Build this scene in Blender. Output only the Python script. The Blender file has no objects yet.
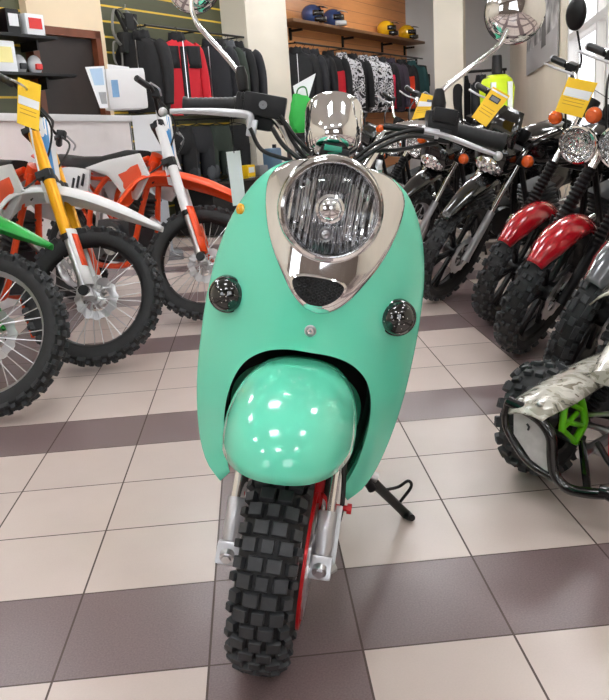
import bpy, bmesh, math, random
from math import sin, cos, pi, radians as RAD
from mathutils import Matrix, Vector
random.seed(7)
C = bpy.context.scene.collection
V = Vector

# ---------------------------------------------------------------- materials
def S(r, g, b):
    f = lambda c: (c/12.92 if c <= .04045 else ((c+.055)/1.055)**2.4)
    return (f(r/255), f(g/255), f(b/255), 1)
MATS = {}
def pbr(name, col, rough=.5, metal=0, coat=0, var=0, vscale=8, bump=0, bscale=60, emit=None, estr=0, spec=.5):
    if name in MATS: return MATS[name]
    m = bpy.data.materials.new(name); m.use_nodes = True
    nt = m.node_tree; b = nt.nodes['Principled BSDF']
    b.inputs['Base Color'].default_value = col
    b.inputs['Roughness'].default_value = rough
    b.inputs['Metallic'].default_value = metal
    b.inputs['Coat Weight'].default_value = coat
    b.inputs['Coat Roughness'].default_value = .03
    b.inputs['Specular IOR Level'].default_value = spec
    tc = nt.nodes.new('ShaderNodeTexCoord')
    if var:
        n = nt.nodes.new('ShaderNodeTexNoise'); n.inputs['Scale'].default_value = vscale; n.inputs['Detail'].default_value = 4
        nt.links.new(tc.outputs['Object'], n.inputs['Vector'])
        r = nt.nodes.new('ShaderNodeValToRGB')
        r.color_ramp.elements[0].position = .3; r.color_ramp.elements[1].position = .7
        r.color_ramp.elements[0].color = tuple(c*(1-var) for c in col[:3]) + (1,)
        r.color_ramp.elements[1].color = tuple(min(1, c*(1+var)) for c in col[:3]) + (1,)
        nt.links.new(n.outputs['Fac'], r.inputs['Fac']); nt.links.new(r.outputs['Color'], b.inputs['Base Color'])
    if bump:
        n = nt.nodes.new('ShaderNodeTexNoise'); n.inputs['Scale'].default_value = bscale; n.inputs['Detail'].default_value = 3
        nt.links.new(tc.outputs['Object'], n.inputs['Vector'])
        bp = nt.nodes.new('ShaderNodeBump'); bp.inputs['Strength'].default_value = bump; bp.inputs['Distance'].default_value = .01
        nt.links.new(n.outputs['Fac'], bp.inputs['Height']); nt.links.new(bp.outputs['Normal'], b.inputs['Normal'])
    if emit:
        b.inputs['Emission Color'].default_value = emit; b.inputs['Emission Strength'].default_value = estr
    MATS[name] = m
    return m

mint = pbr('mint_paint', S(106, 224, 190), .2, 0, 1.0)
mint_in = pbr('mint_plastic', S(66, 190, 148), .35)
chrome = pbr('chrome', (.86, .86, .87, 1), .05, 1)
steel = pbr('brushed_steel', (.62, .62, .64, 1), .28, 1)
alu = pbr('cast_aluminium', (.55, .55, .56, 1), .42, .9, var=.1, vscale=20)
silver = pbr('silver_paint', S(196, 196, 200), .3, .6)
rubber = pbr('tyre_rubber', S(30, 31, 33), .62, var=.25, vscale=30)
rubber_new = pbr('tread_rubber', S(48, 50, 53), .55, var=.2, vscale=40)
blackp = pbr('black_plastic', S(17, 17, 19), .45, spec=.35)
blackg = pbr('black_gloss', S(10, 10, 12), .14, 0, .7)
blackm = pbr('black_frame', S(18, 18, 20), .3, .2)
dgrey = pbr('dark_grey_plastic', S(42, 43, 46), .5)
grey = pbr('grey_plastic', S(120, 122, 126), .45)
red = pbr('red_paint', S(176, 8, 26), .18, 0, 1)
redm = pbr('red_anodised', S(205, 20, 28), .3, .2)
orange = pbr('orange_plastic', S(244, 78, 20), .32)
orange_fr = pbr('orange_frame_paint', S(238, 76, 26), .3)
white = pbr('white_plastic', S(236, 236, 238), .35)
yellow = pbr('gold_yellow_anodised', S(240, 170, 0), .3, .25)
green = pbr('green_plastic', S(22, 158, 56), .32)
lime = pbr('lime_green_paint', S(108, 205, 22), .35)
amber = pbr('amber_lens', S(226, 92, 26), .15, 0, .6)
seatm = pbr('seat_vinyl', S(26, 26, 29), .55, bump=.15, bscale=200)
tagm = pbr('yellow_tag', S(248, 200, 14), .45)
paper = pbr('white_paper', S(238, 240, 244), .6)
blueprint = pbr('blue_print', S(120, 160, 200), .6)
inkm = pbr('dark_print', S(40, 40, 48), .6)
redprint = pbr('red_print', S(216, 44, 40), .4)
blueink = pbr('blue_decal', S(50, 140, 205), .4)
smoke = pbr('smoked_lens', S(14, 18, 18), .06, 0, 1, bump=.0)
cablem = pbr('black_cable', S(12, 12, 13), .35)

def m_lens(name='clear_lens', tint=(1, 1, 1, 1)):
    m = bpy.data.materials.new(name); m.use_nodes = True; nt = m.node_tree
    nt.nodes.clear()
    o = nt.nodes.new('ShaderNodeOutputMaterial'); t = nt.nodes.new('ShaderNodeBsdfTransparent'); t.inputs[0].default_value = tint
    g = nt.nodes.new('ShaderNodeBsdfGlossy'); g.inputs['Roughness'].default_value = .03
    lw = nt.nodes.new('ShaderNodeLayerWeight'); lw.inputs[0].default_value = .5
    pw = nt.nodes.new('ShaderNodeMath'); pw.operation = 'POWER'; pw.inputs[1].default_value = 4; nt.links.new(lw.outputs['Facing'], pw.inputs[0])
    fr = nt.nodes.new('ShaderNodeMath'); fr.operation = 'MULTIPLY_ADD'; fr.inputs[1].default_value = .6; fr.inputs[2].default_value = .05; nt.links.new(pw.outputs[0], fr.inputs[0])
    mx = nt.nodes.new('ShaderNodeMixShader')
    nt.links.new(fr.outputs[0], mx.inputs[0]); nt.links.new(t.outputs[0], mx.inputs[1]); nt.links.new(g.outputs[0], mx.inputs[2])
    nt.links.new(mx.outputs[0], o.inputs[0])
    return m
lens = m_lens()
def m_facet():
    m = bpy.data.materials.new('faceted_reflector'); m.use_nodes = True; nt = m.node_tree; b = nt.nodes['Principled BSDF']
    b.inputs['Base Color'].default_value = (.82, .83, .85, 1); b.inputs['Metallic'].default_value = 1; b.inputs['Roughness'].default_value = .09
    tc = nt.nodes.new('ShaderNodeTexCoord'); v = nt.nodes.new('ShaderNodeTexVoronoi'); v.inputs['Scale'].default_value = 38
    bp = nt.nodes.new('ShaderNodeBump'); bp.inputs['Strength'].default_value = .55; bp.inputs['Distance'].default_value = .02
    nt.links.new(tc.outputs['Object'], v.inputs['Vector']); nt.links.new(v.outputs['Distance'], bp.inputs['Height']); nt.links.new(bp.outputs['Normal'], b.inputs['Normal'])
    return m
facet = m_facet()
def m_flute():
    m = bpy.data.materials.new('fluted_reflector'); m.use_nodes = True; nt = m.node_tree; b = nt.nodes['Principled BSDF']
    b.inputs['Base Color'].default_value = (.78, .79, .82, 1); b.inputs['Metallic'].default_value = 1; b.inputs['Roughness'].default_value = .12
    tc = nt.nodes.new('ShaderNodeTexCoord'); v = nt.nodes.new('ShaderNodeTexWave'); v.bands_direction = 'Y'; v.inputs['Scale'].default_value = 26; v.inputs['Distortion'].default_value = .4
    bp = nt.nodes.new('ShaderNodeBump'); bp.inputs['Strength'].default_value = .6; bp.inputs['Distance'].default_value = .010
    nt.links.new(tc.outputs['Object'], v.inputs['Vector']); nt.links.new(v.outputs['Fac'], bp.inputs['Height']); nt.links.new(bp.outputs['Normal'], b.inputs['Normal'])
    return m
flute = m_flute()
def m_tiles():
    m = bpy.data.materials.new('floor_tiles'); m.use_nodes = True; nt = m.node_tree; b = nt.nodes['Principled BSDF']
    N = nt.nodes.new; L = nt.links.new
    g = N('ShaderNodeNewGeometry'); sp = N('ShaderNodeSeparateXYZ'); L(g.outputs['Position'], sp.inputs[0])
    def M(op, a, bb=None, c=None):
        n = N('ShaderNodeMath'); n.operation = op
        for i, x in enumerate((a, bb, c)):
            if x is None: continue
            if isinstance(x, (int, float)): n.inputs[i].default_value = x
            else: L(x, n.inputs[i])
        return n.outputs[0]
    T = .3
    cx = M('DIVIDE', sp.outputs[0], T); cy = M('DIVIDE', sp.outputs[1], T)
    ix = M('FLOOR', cx); iy = M('FLOOR', cy)
    # one dark row / column in four
    dx = M('COMPARE', M('FLOORED_MODULO', M('SUBTRACT', ix, 1), 4), 0, .1)
    dy = M('COMPARE', M('FLOORED_MODULO', M('SUBTRACT', iy, 0), 4), 0, .1)
    dark = M('MAXIMUM', dx, dy)
    fx = M('ABSOLUTE', M('SUBTRACT', M('FRACT', cx), .5)); fy = M('ABSOLUTE', M('SUBTRACT', M('FRACT', cy), .5))
    grout = M('GREATER_THAN', M('MAXIMUM', fx, fy), .4925)
    cmb = N('ShaderNodeCombineXYZ'); L(ix, cmb.inputs[0]); L(iy, cmb.inputs[1])
    wn = N('ShaderNodeTexWhiteNoise'); L(cmb.outputs[0], wn.inputs['Vector'])
    n1 = N('ShaderNodeTexNoise'); n1.inputs['Scale'].default_value = 260; n1.inputs['Detail'].default_value = 3; L(g.outputs['Position'], n1.inputs['Vector'])
    n2 = N('ShaderNodeTexNoise'); n2.inputs['Scale'].default_value = 5; n2.inputs['Detail'].default_value = 5; L(g.outputs['Position'], n2.inputs['Vector'])
    def mix(f, a, bb):
        x = N('ShaderNodeMix'); x.data_type = 'RGBA'; L(f, x.inputs[0])
        for i, q in ((6, a), (7, bb)):
            if isinstance(q, tuple): x.inputs[i].default_value = q
            else: L(q, x.inputs[i])
        return x.outputs[2]
    lt = mix(n2.outputs['Fac'], S(199, 182, 174), S(213, 197, 189))
    dk = mix(n1.outputs['Fac'], S(96, 78, 78), S(140, 121, 121))
    col = mix(dark, lt, dk)
    v = M('ADD', M('MULTIPLY', wn.outputs['Value'], .08), .96)
    v = M('MULTIPLY', v, M('ADD', M('MULTIPLY', n1.outputs['Fac'], .12), .94))
    hs = N('ShaderNodeHueSaturation'); L(v, hs.inputs['Value']); L(col, hs.inputs['Color'])
    col = mix(grout, hs.outputs[0], S(84, 68, 62))
    L(col, b.inputs['Base Color'])
    L(M('ADD', M('MULTIPLY', grout, .4), .3), b.inputs['Roughness'])
    bp = N('ShaderNodeBump'); bp.inputs['Strength'].default_value = .5; bp.inputs['Distance'].default_value = .002
    L(M('SUBTRACT', 1, grout), bp.inputs['Height']); L(bp.outputs['Normal'], b.inputs['Normal'])
    return m
def m_stripes(name, ca, cb, scale, axis='Z', duty=.12, rough=.5):
    """horizontal boards (slatwall, planks) in object space"""
    m = bpy.data.materials.new(name); m.use_nodes = True; nt = m.node_tree; b = nt.nodes['Principled BSDF']; L = nt.links.new
    tc = nt.nodes.new('ShaderNodeTexCoord'); sp = nt.nodes.new('ShaderNodeSeparateXYZ'); L(tc.outputs['Object'], sp.inputs[0])
    a = nt.nodes.new('ShaderNodeMath'); a.operation = 'MULTIPLY'; a.inputs[1].default_value = scale; L(sp.outputs[axis], a.inputs[0])
    f = nt.nodes.new('ShaderNodeMath'); f.operation = 'FRACT'; L(a.outputs[0], f.inputs[0])
    c = nt.nodes.new('ShaderNodeMath'); c.operation = 'LESS_THAN'; c.inputs[1].default_value = duty; L(f.outputs[0], c.inputs[0])
    n = nt.nodes.new('ShaderNodeTexNoise'); n.inputs['Scale'].default_value = 3; n.inputs['Detail'].default_value = 6
    mp = nt.nodes.new('ShaderNodeMapping'); mp.inputs['Scale'].default_value = (1, 1, 9); L(tc.outputs['Object'], mp.inputs[0]); L(mp.outputs[0], n.inputs['Vector'])
    hs = nt.nodes.new('ShaderNodeMix'); hs.data_type = 'RGBA'; L(n.outputs['Fac'], hs.inputs[0])
    hs.inputs[6].default_value = tuple(x*.82 for x in ca[:3])+(1,); hs.inputs[7].default_value = tuple(min(1, x*1.15) for x in ca[:3])+(1,)
    x = nt.nodes.new('ShaderNodeMix'); x.data_type = 'RGBA'; L(c.outputs[0], x.inputs[0]); L(hs.outputs[2], x.inputs[6]); x.inputs[7].default_value = cb
    L(x.outputs[2], b.inputs['Base Color']); b.inputs['Roughness'].default_value = rough
    return m
def m_camo(name, cols, scale, rough=.7, coat=0):
    m = bpy.data.materials.new(name); m.use_nodes = True; nt = m.node_tree; b = nt.nodes['Principled BSDF']; L = nt.links.new
    tc = nt.nodes.new('ShaderNodeTexCoord'); n = nt.nodes.new('ShaderNodeTexNoise'); n.inputs['Scale'].default_value = scale; n.inputs['Detail'].default_value = 3
    n.inputs['Distortion'].default_value = 1.2
    L(tc.outputs['Object'], n.inputs['Vector'])
    r = nt.nodes.new('ShaderNodeValToRGB'); r.color_ramp.interpolation = 'CONSTANT'
    k = len(cols)
    for i, c in enumerate(cols):
        p = .0 if i == 0 else .36+.28*(i-1)/max(1, k-2)
        if i < 2: e = r.color_ramp.elements[i]; e.position = p
        else: e = r.color_ramp.elements.new(p)
        e.color = c
    L(n.outputs['Fac'], r.inputs['Fac']); L(r.outputs['Color'], b.inputs['Base Color'])
    b.inputs['Roughness'].default_value = rough; b.inputs['Coat Weight'].default_value = coat
    return m

# ---------------------------------------------------------------- mesh builder
def frame(o, d, up=None):
    """matrix whose local z runs along d at o"""
    d = V(d).normalized()
    u = V(up) if up else (V((0, 0, 1)) if abs(d.z) < .95 else V((1, 0, 0)))
    x = u.cross(d).normalized(); y = d.cross(x)
    m = Matrix((x, y, d)).transposed().to_4x4(); m.translation = V(o)
    return m
def spl(pts, k=6, closed=False):
    P = [V(p) for p in pts]; n = len(P); out = []
    rng = n if closed else n-1
    for i in range(rng):
        p0 = P[(i-1) % n] if closed or i > 0 else P[0]*2-P[1]
        p1 = P[i]; p2 = P[(i+1) % n]
        p3 = P[(i+2) % n] if closed or i+2 < n else P[-1]*2-P[-2]
        for j in range(k):
            t = j/k
            out.append(.5*((2*p1)+(p2-p0)*t+(2*p0-5*p1+4*p2-p3)*t*t+(3*p1-p0-3*p2+p3)*t**3))
    if not closed: out.append(P[-1])
    return out
def resample(pts, n):
    P = [V(p) for p in pts]; L = [0]
    for a, b in zip(P, P[1:]): L.append(L[-1]+(b-a).length)
    out = []; j = 0
    for i in range(n):
        t = L[-1]*i/(n-1)
        while j < len(P)-2 and L[j+1] < t: j += 1
        d = L[j+1]-L[j]
        out.append(P[j].lerp(P[j+1], 0 if d == 0 else (t-L[j])/d))
    return out
class MB:
    def __init__(s): s.v = []; s.f = []; s.m = []
    def add(s, vs, fs, M=None, m=0):
        o = len(s.v)
        s.v += [(M @ V(p)) if M else V(p) for p in vs]
        s.f += [tuple(i+o for i in f) for f in fs]; s.m += [m]*len(fs)
        return s
    def box(s, c, d, M=None, b=0, m=0, rz=0, ry=0, rx=0, taper=1):
        x, y, z = d[0]/2, d[1]/2, d[2]/2
        R = Matrix.Translation(V(c)) @ Matrix.Rotation(rz, 4, 'Z') @ Matrix.Rotation(ry, 4, 'Y') @ Matrix.Rotation(rx, 4, 'X')
        if M: R = M @ R
        bm = bmesh.new(); bmesh.ops.create_cube(bm, size=1)
        for v in bm.verts:
            t = taper if v.co.z > 0 else 1
            v.co = V((v.co.x*2*x*t, v.co.y*2*y*t, v.co.z*2*z))
        if b: bmesh.ops.bevel(bm, geom=bm.edges[:], offset=min(b, x*.9, y*.9, z*.9), segments=2, profile=.7, affect='EDGES')
        bm.verts.index_update()
        s.add([v.co.copy() for v in bm.verts], [[v.index for v in f.verts] for f in bm.faces], R, m); bm.free()
        return s
    def loft(s, rings, cap=True, closed=True, M=None, m=0):
        n = len(rings[0]); vs = [p for r in rings for p in r]; fs = []
        for i in range(len(rings)-1):
            for j in range(n if closed else n-1):
                k = (j+1) % n
                fs.append((i*n+j, i*n+k, (i+1)*n+k, (i+1)*n+j))
        if cap and closed:
            fs.append(tuple(range(n-1, -1, -1))); fs.append(tuple((len(rings)-1)*n+j for j in range(n)))
        return s.add(vs, fs, M, m)
    def tube(s, pts, r, n=8, cap=True, closed=False, M=None, m=0, k=0, sq=1):
        if k: pts = spl(pts, k, closed)
        P = [V(p) for p in pts]; N = len(P)
        rr = r if isinstance(r, (list, tuple)) else [r]*N
        if len(rr) != N: rr = [rr[min(int(i*(len(rr)-1)/(N-1)), len(rr)-2)]*(1-((i*(len(rr)-1)/(N-1)) - min(int(i*(len(rr)-1)/(N-1)), len(rr)-2))) + rr[min(int(i*(len(rr)-1)/(N-1)), len(rr)-2)+1]*((i*(len(rr)-1)/(N-1)) - min(int(i*(len(rr)-1)/(N-1)), len(rr)-2)) for i in range(N)]
        rings = []; up = None
        for i in range(N):
            a = P[(i-1) % N] if closed or i > 0 else P[i]; b = P[(i+1) % N] if closed or i < N-1 else P[i]
            d = (b-a).normalized()
            if up is None:
                up = V((0, 0, 1)) if abs(d.z) < .9 else V((1, 0, 0))
            x = up.cross(d).normalized(); up = d.cross(x)
            rings.append([P[i]+(x*cos(2*pi*j/n)+up*sin(2*pi*j/n)*sq)*rr[i] for j in range(n)])
        if closed: rings.append(rings[0]); cap = False
        return s.loft(rings, cap, True, M, m)
    def lathe(s, prof, M=None, n=24, m=0, closed=False, cap=False, a0=0, a1=2*pi):
        full = abs(a1-a0-2*pi) < 1e-6; N = n if full else n+1
        vs = []; k = len(prof)
        for i in range(N):
            a = a0+(a1-a0)*i/n
            vs += [(r*cos(a), r*sin(a), z) for r, z in prof]
        fs = []
        for i in range(n):
            i2 = (i+1) % N
            for j in range(k if closed else k-1):
                j2 = (j+1) % k
                fs.append((i*k+j, i2*k+j, i2*k+j2, i*k+j2))
        if cap:
            fs.append(tuple(i*k for i in range(N-1, -1, -1))); fs.append(tuple(i*k+k-1 for i in range(N)))
        return s.add(vs, fs, M, m)
    def cyl(s, a, b, r, n=16, m=0, r2=None, M=None):
        d = V(b)-V(a); F = frame(a, d)
        if M: F = M @ F
        return s.lathe([(r, 0), (r2 or r, d.length)], F, n, m, cap=True)
    def ball(s, c, r, n=14, M=None, m=0, a=0, b=pi):
        rr = r if isinstance(r, (tuple, list)) else (r, r, r)
        F = Matrix.Translation(V(c)) @ Matrix.Diagonal((*rr, 1))
        if M: F = M @ F
        k = max(4, n//2)
        return s.lathe([(max(1e-4, sin(a+(b-a)*i/k)), cos(a+(b-a)*i/k)) for i in range(k+1)], F, n, m)
    def grid(s, fn, nu, nv, M=None, m=0, wrap=False):
        vs = [fn(i/nu, j/nv) for i in range(nu+1) for j in range(nv+1)]
        fs = [(i*(nv+1)+j, (i+1)*(nv+1)+j, (i+1)*(nv+1)+j+1, i*(nv+1)+j+1) for i in range(nu) for j in range(nv)]
        return s.add(vs, fs, M, m)
    def poly(s, pts, t, M=None, m=0):
        """prism from an outline in xy, thickness t along z"""
        n = len(pts)
        return s.loft([[(x, y, -t/2) for x, y in pts], [(x, y, t/2) for x, y in pts]], True, True, M, m)
    def build(s, name, mat, parent=None, X=None, smooth=True, solid=0, sub=0, ang=38, off=0):
        me = bpy.data.meshes.new(name)
        me.from_pydata([tuple((X @ p) if X else p) for p in s.v], [], s.f); me.validate()
        mats = mat if isinstance(mat, (list, tuple)) else [mat]
        for q in mats: me.materials.append(q)
        if len(mats) > 1 and len(me.polygons) == len(s.m):
            for p, i in zip(me.polygons, s.m): p.material_index = i
        bm = bmesh.new(); bm.from_mesh(me)
        bmesh.ops.remove_doubles(bm, verts=bm.verts, dist=1e-6)
        bmesh.ops.recalc_face_normals(bm, faces=bm.faces); bm.to_mesh(me); bm.free()
        if smooth:
            for p in me.polygons: p.use_smooth = True
            me.set_sharp_from_angle(angle=RAD(ang))
        o = bpy.data.objects.new(name, me); C.objects.link(o)
        if parent: o.parent = parent
        if solid:
            md = o.modifiers.new('Solid', 'SOLIDIFY'); md.thickness = solid; md.offset = off
        if sub:
            md = o.modifiers.new('Sub', 'SUBSURF'); md.levels = sub; md.render_levels = sub
        return o
def tag(o, label=None, cat=None, group=None, kind=None):
    if label: o['label'] = label
    if cat: o['category'] = cat
    if group: o['group'] = group
    if kind: o['kind'] = kind
    return o
def thing(name, label, cat, loc=(0, 0, 0), rot=(0, 0, 0), group=None):
    o = bpy.data.objects.new(name, None); C.objects.link(o); o.empty_display_size = .05
    o.location = loc; o.rotation_euler = rot
    return tag(o, label, cat, group)
def struct(name, mb, mat, **k):
    o = mb.build(name, mat, **k); o['kind'] = 'structure'; return o

# ---------------------------------------------------------------- camera
YAW, PITCH, ROLL, FPX, CAM = -.053, -.269, -.068, 786.17, V((.456, -1.317, .979))
cam = bpy.data.cameras.new('camera'); camo = bpy.data.objects.new('camera', cam); C.objects.link(camo)
fwd = V((-sin(YAW)*cos(PITCH), cos(YAW)*cos(PITCH), sin(PITCH))); r0 = V((cos(YAW), sin(YAW), 0)); u0 = r0.cross(fwd)
rr_ = r0*cos(ROLL)+u0*sin(ROLL); uu_ = -r0*sin(ROLL)+u0*cos(ROLL)
mw = Matrix((rr_, uu_, -fwd)).transposed().to_4x4(); mw.translation = CAM; camo.matrix_world = mw
cam.sensor_fit = 'HORIZONTAL'; cam.sensor_width = 36; cam.lens = 36*FPX/609; cam.clip_start = .02; cam.clip_end = 100
bpy.context.scene.camera = camo

# ---------------------------------------------------------------- setting
DW = V((.545, .838, 0)).normalized(); NW = V((DW.y, -DW.x, 0)); PW = V((-.39, 7.705, 0))
WM = Matrix((DW, NW, V((0, 0, 1)))).transposed().to_4x4(); WM.translation = PW   # left wall frame: x along the wall, y into the room, z up
WA = math.atan2(DW.y, DW.x)
def W(s, off, z): return WM @ V((s, off, z))
H = 3.25
floor = MB().grid(lambda a, b: (-7+14*a, -6+21.5*b, 0), 1, 1)
struct('floor', floor, m_tiles(), smooth=False)
ceilm = pbr('ceiling_white', S(224, 222, 218), .8)
struct('ceiling', MB().box((0, 4.75, H+.05), (14, 21.5, .1)), ceilm, smooth=False)
cream = pbr('cream_wall', S(238, 230, 214), .7, var=.03, vscale=2)
lgrey = pbr('pale_grey_wall', S(224, 224, 225), .75, var=.03, vscale=2)
beige = pbr('beige_wall', S(232, 210, 178), .6, var=.03, vscale=2)
slat = m_stripes('olive_slatwall', S(76, 78, 54), S(230, 190, 60), 7.0, duty=.13)
planks = m_stripes('orange_wood_wall', S(222, 154, 96), S(176, 112, 66), 6.2, duty=.05, rough=.4)
o = struct('wall_left', MB().box((-1.3, -.06, H/2), (6.0, .12, H)), slat, smooth=False); o.matrix_world = WM
o = struct('wall_back_left', MB().box((4.375, -.06, H/2), (5.35, .12, H)), planks, smooth=False); o.matrix_world = WM
# beige panel with the dark doorway, standing proud of the slatwall
o = struct('trim_1', MB().box((-1.39, .04, (2.02+H)/2), (.93, .08, H-2.02)).box((-.96, .04, 1.01), (.08, .08, 2.02)), beige, smooth=False); o.matrix_world = WM
brown = pbr('brown_wood', S(112, 58, 34), .4, var=.2, vscale=6)
vdark = pbr('doorway_shade', S(38, 26, 22), .5, var=.2, vscale=4)
d = struct('doorway_dark_1', MB().box((-1.43, .02, 1.0), (.84, .035, 2.0)), vdark, smooth=False); d.matrix_world = WM  # dark panel paints in the unlit interior behind the doorway
MB().box((-1.03, .05, 1.0), (.07, .10, 2.04)).box((-1.83, .05, 1.0), (.07, .10, 2.04)).box((-1.43, .05, 2.0), (.87, .10, .07)).build('door_frame', brown, d, smooth=False)
MB().cyl((-1.13, .04, 1.0), (-1.13, .10, 1.0), .012).tube([(-1.13, .10, 1.0), (-1.25, .10, 1.0)], .009).build('door_handle', steel, d)
o = struct('trim_2', MB().box((1.68, .15, H/2), (.95, .40, H)), cream, smooth=False); o.matrix_world = WM
struct('trim_3', MB().box((3.42, 10.35, H/2), (.40, .40, H), rz=-.35), cream, smooth=False)
cor = W(7.05, 0, 0)
def wallbox(a, b, z0, z1, t=.12, mb=None):
    a, b = V((a[0], a[1], 0)), V((b[0], b[1], 0)); d = b-a
    return (mb or MB()).box(((a.x+b.x)/2, (a.y+b.y)/2, (z0+z1)/2), (d.length, t, z1-z0), rz=math.atan2(d.y, d.x))
struct('wall_back', wallbox((cor.x-.1, cor.y+.05), (5.9, 14.6), 0, H), lgrey, smooth=False)
def RW(Y): return (3.77+.258*(Y-7), Y)
ra, rb = RW(14.5), RW(6.55)
wr = wallbox(ra, rb, 0, H); wallbox(rb, RW(4.5), 0, .75, mb=wr); wallbox(rb, RW(4.5), 2.75, H, mb=wr)
wallbox(RW(4.5), (4.0, 4.5), 0, H, mb=wr); wallbox((4.0, 4.5), (4.0, -5.5), 0, H, mb=wr)
struct('wall_right', wr, cream, smooth=False)
winwhite = pbr('white_window_frame', S(240, 240, 242), .35)
wn = MB()
def wpt(t, z): a, b = V((*RW(6.55), z)), V((*RW(4.5), z)); return a.lerp(b, t)
for t in (0.02, .775, .985): wn.box(wpt(t, 1.75), (.07, .10, 2.0), rz=math.atan2(-1, -.258))
for z in (.78, 1.68, 2.72): 
    p, q = wpt(0, z), wpt(1, z); wn.box((p+q)/2, ((q-p).length, .10, .06), rz=math.atan2(q.y-p.y, q.x-p.x))
w1 = struct('window_1', wn, winwhite, smooth=False)
gl = MB(); p0, p1 = wpt(0, 1.75), wpt(1, 1.75); gl.box((p0+p1)/2, ((p1-p0).length, .012, 1.95), rz=math.atan2(p1.y-p0.y, p1.x-p0.x))
gl.build('glass', lens, w1, smooth=False)
wl2 = W(-4.3, 0, 0)
struct('wall_side', wallbox((wl2.x+.05, wl2.y), (-4.0, wl2.y-.1), 0, H, mb=wallbox((-4.0, wl2.y), (-4.0, -5.5), 0, H)), cream, smooth=False)
# shop front behind the camera: low sill, lintel and mullions, open glazing
wf = MB().box((0, -5.5, .5), (8, .12, 1.0)).box((0, -5.5, 2.9), (8, .12, .7))
for x, w_ in ((-3.75, .5), (-.9, 2.2), (3.0, 2.0)): wf.box((x, -5.5, 1.775), (w_, .12, 1.55))
wfo = struct('wall_front', wf, pbr('taupe_wall', S(118, 106, 98), .7, var=.1, vscale=2), smooth=False)
w2 = MB()
for x in (-3.5, -2.75, -2.0, .2, 1.1, 2.0): w2.box((x, -5.5, 1.775), (.06, .14, 1.55))
w2 = struct('window_2', w2, winwhite, smooth=False)
MB().box((-2.75, -5.5, 1.775), (1.5, .012, 1.55)).box((1.1, -5.5, 1.775), (1.8, .012, 1.55)).build('glass', lens, w2, smooth=False)

# ceiling luminaires: 60x60 raster fittings with four tubes
tubem = pbr('fluorescent_tube', (1, 1, 1, 1), .4, emit=(.96, .98, 1, 1), estr=30)
LIGHTS = [(-2.2, -3.2), (0, -3.2), (2.2, -3.2), (-2.2, -.9), (0.1, -.9), (2.2, -.9), (-1.8, 1.4), (.4, 1.4), (2.6, 1.4), (-1.6, 3.7), (.6, 3.7), (2.7, 3.7), (-.2, 6.0), (2.0, 6.0), (1.6, 8.3), (3.2, 8.3), (3.2, 11)]
ordn = ['near the shop front', 'above the aisle', 'over the motorcycles']
fit0 = None
def copy_tree(o, parent=None):
    c = o.copy(); C.objects.link(c)
    if parent: c.parent = parent
    for ch in list(o.children): copy_tree(ch, c)
    return c
for i, (x, y) in enumerate(LIGHTS):
    if fit0 is None:
        t = thing('ceiling_light', 'square white raster ceiling light with four bright tubes', 'ceiling light', (x, y, H), group='raster ceiling lights'); fit0 = t
        MB().box((0, 0, -.03), (.6, .6, .06)).build('housing', white, t, smooth=False)
        for k in range(4): MB().cyl((-.28, -.21+.14*k, -.075), (.28, -.21+.14*k, -.075), .018, 10).build('tube', tubem, t)
    else:
        t = copy_tree(fit0); t.location = (x, y, H)

# ---------------------------------------------------------------- wheel helpers (axle along local y)
YF = Matrix.Rotation(-pi/2, 4, 'X')     # lathe z -> +y
def knob(mb, c, phi, y, r0, r1, wy, wc, tilt=0, tp=.82, m=1):
    """a tread block at angle phi, offset y, from radius r0 to r1, tilted outward"""
    F = Matrix.Translation(V(c)) @ Matrix.Rotation(phi, 4, 'Y') @ Matrix.Translation(V((0, y, r0))) @ Matrix.Rotation(tilt, 4, 'X')
    h = r1-r0; a, b = wy/2, wc/2
    vs = [(-b, -a, 0), (b, -a, 0), (b, a, 0), (-b, a, 0), (-b, -a, h*.8), (b, -a, h*.8), (b, a, h*.8), (-b, a, h*.8),
          (-b*tp, -a*tp, h), (b*tp, -a*tp, h), (b*tp, a*tp, h), (-b*tp, a*tp, h)]
    fs = [(8, 9, 10, 11)]
    for q in (0, 4):
        fs += [(q+0, q+1, q+5, q+4), (q+1, q+2, q+6, q+5), (q+2, q+3, q+7, q+6), (q+3, q+0, q+4, q+7)]
    mb.add(vs, fs, F, m)
def carcass(mb, c, R, w, rim, k, n=56):
    h = R-k-rim
    pr = [(rim, -.33*w), (rim+.12*h, -.40*w), (rim+.45*h, -.49*w), (rim+.72*h, -.45*w), (R-k-.12*h, -.33*w), (R-k-.02*h, -.17*w), (R-k, 0)]
    pr = pr + [(r, -y) for r, y in reversed(pr[:-1])]
    mb.lathe(pr, Matrix.Translation(V(c)) @ YF, n, 0)
def tyre_offroad(c, R, w, rim, n=36, k=.014):
    mb = MB(); carcass(mb, c, R, w, rim, k)
    for i in range(n):
        a = 2*pi*i/n; wc = 2*pi*R/n*.52
        if i % 2 == 0:
            for y in (-.13, .13): knob(mb, c, a, y*w, R-k-.006, R, w*.17, wc)
        else:
            for y in (-.27, .27): knob(mb, c, a, y*w, R-k-.012, R-.006, w*.2, wc, -y*1.2)
        for sgn in (-1, 1): knob(mb, c, a+.5*2*pi/n*(i % 2), sgn*.40*w, R-k-.022, R-.012, w*.16, wc*.9, -sgn*.75)
    return mb
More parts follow.
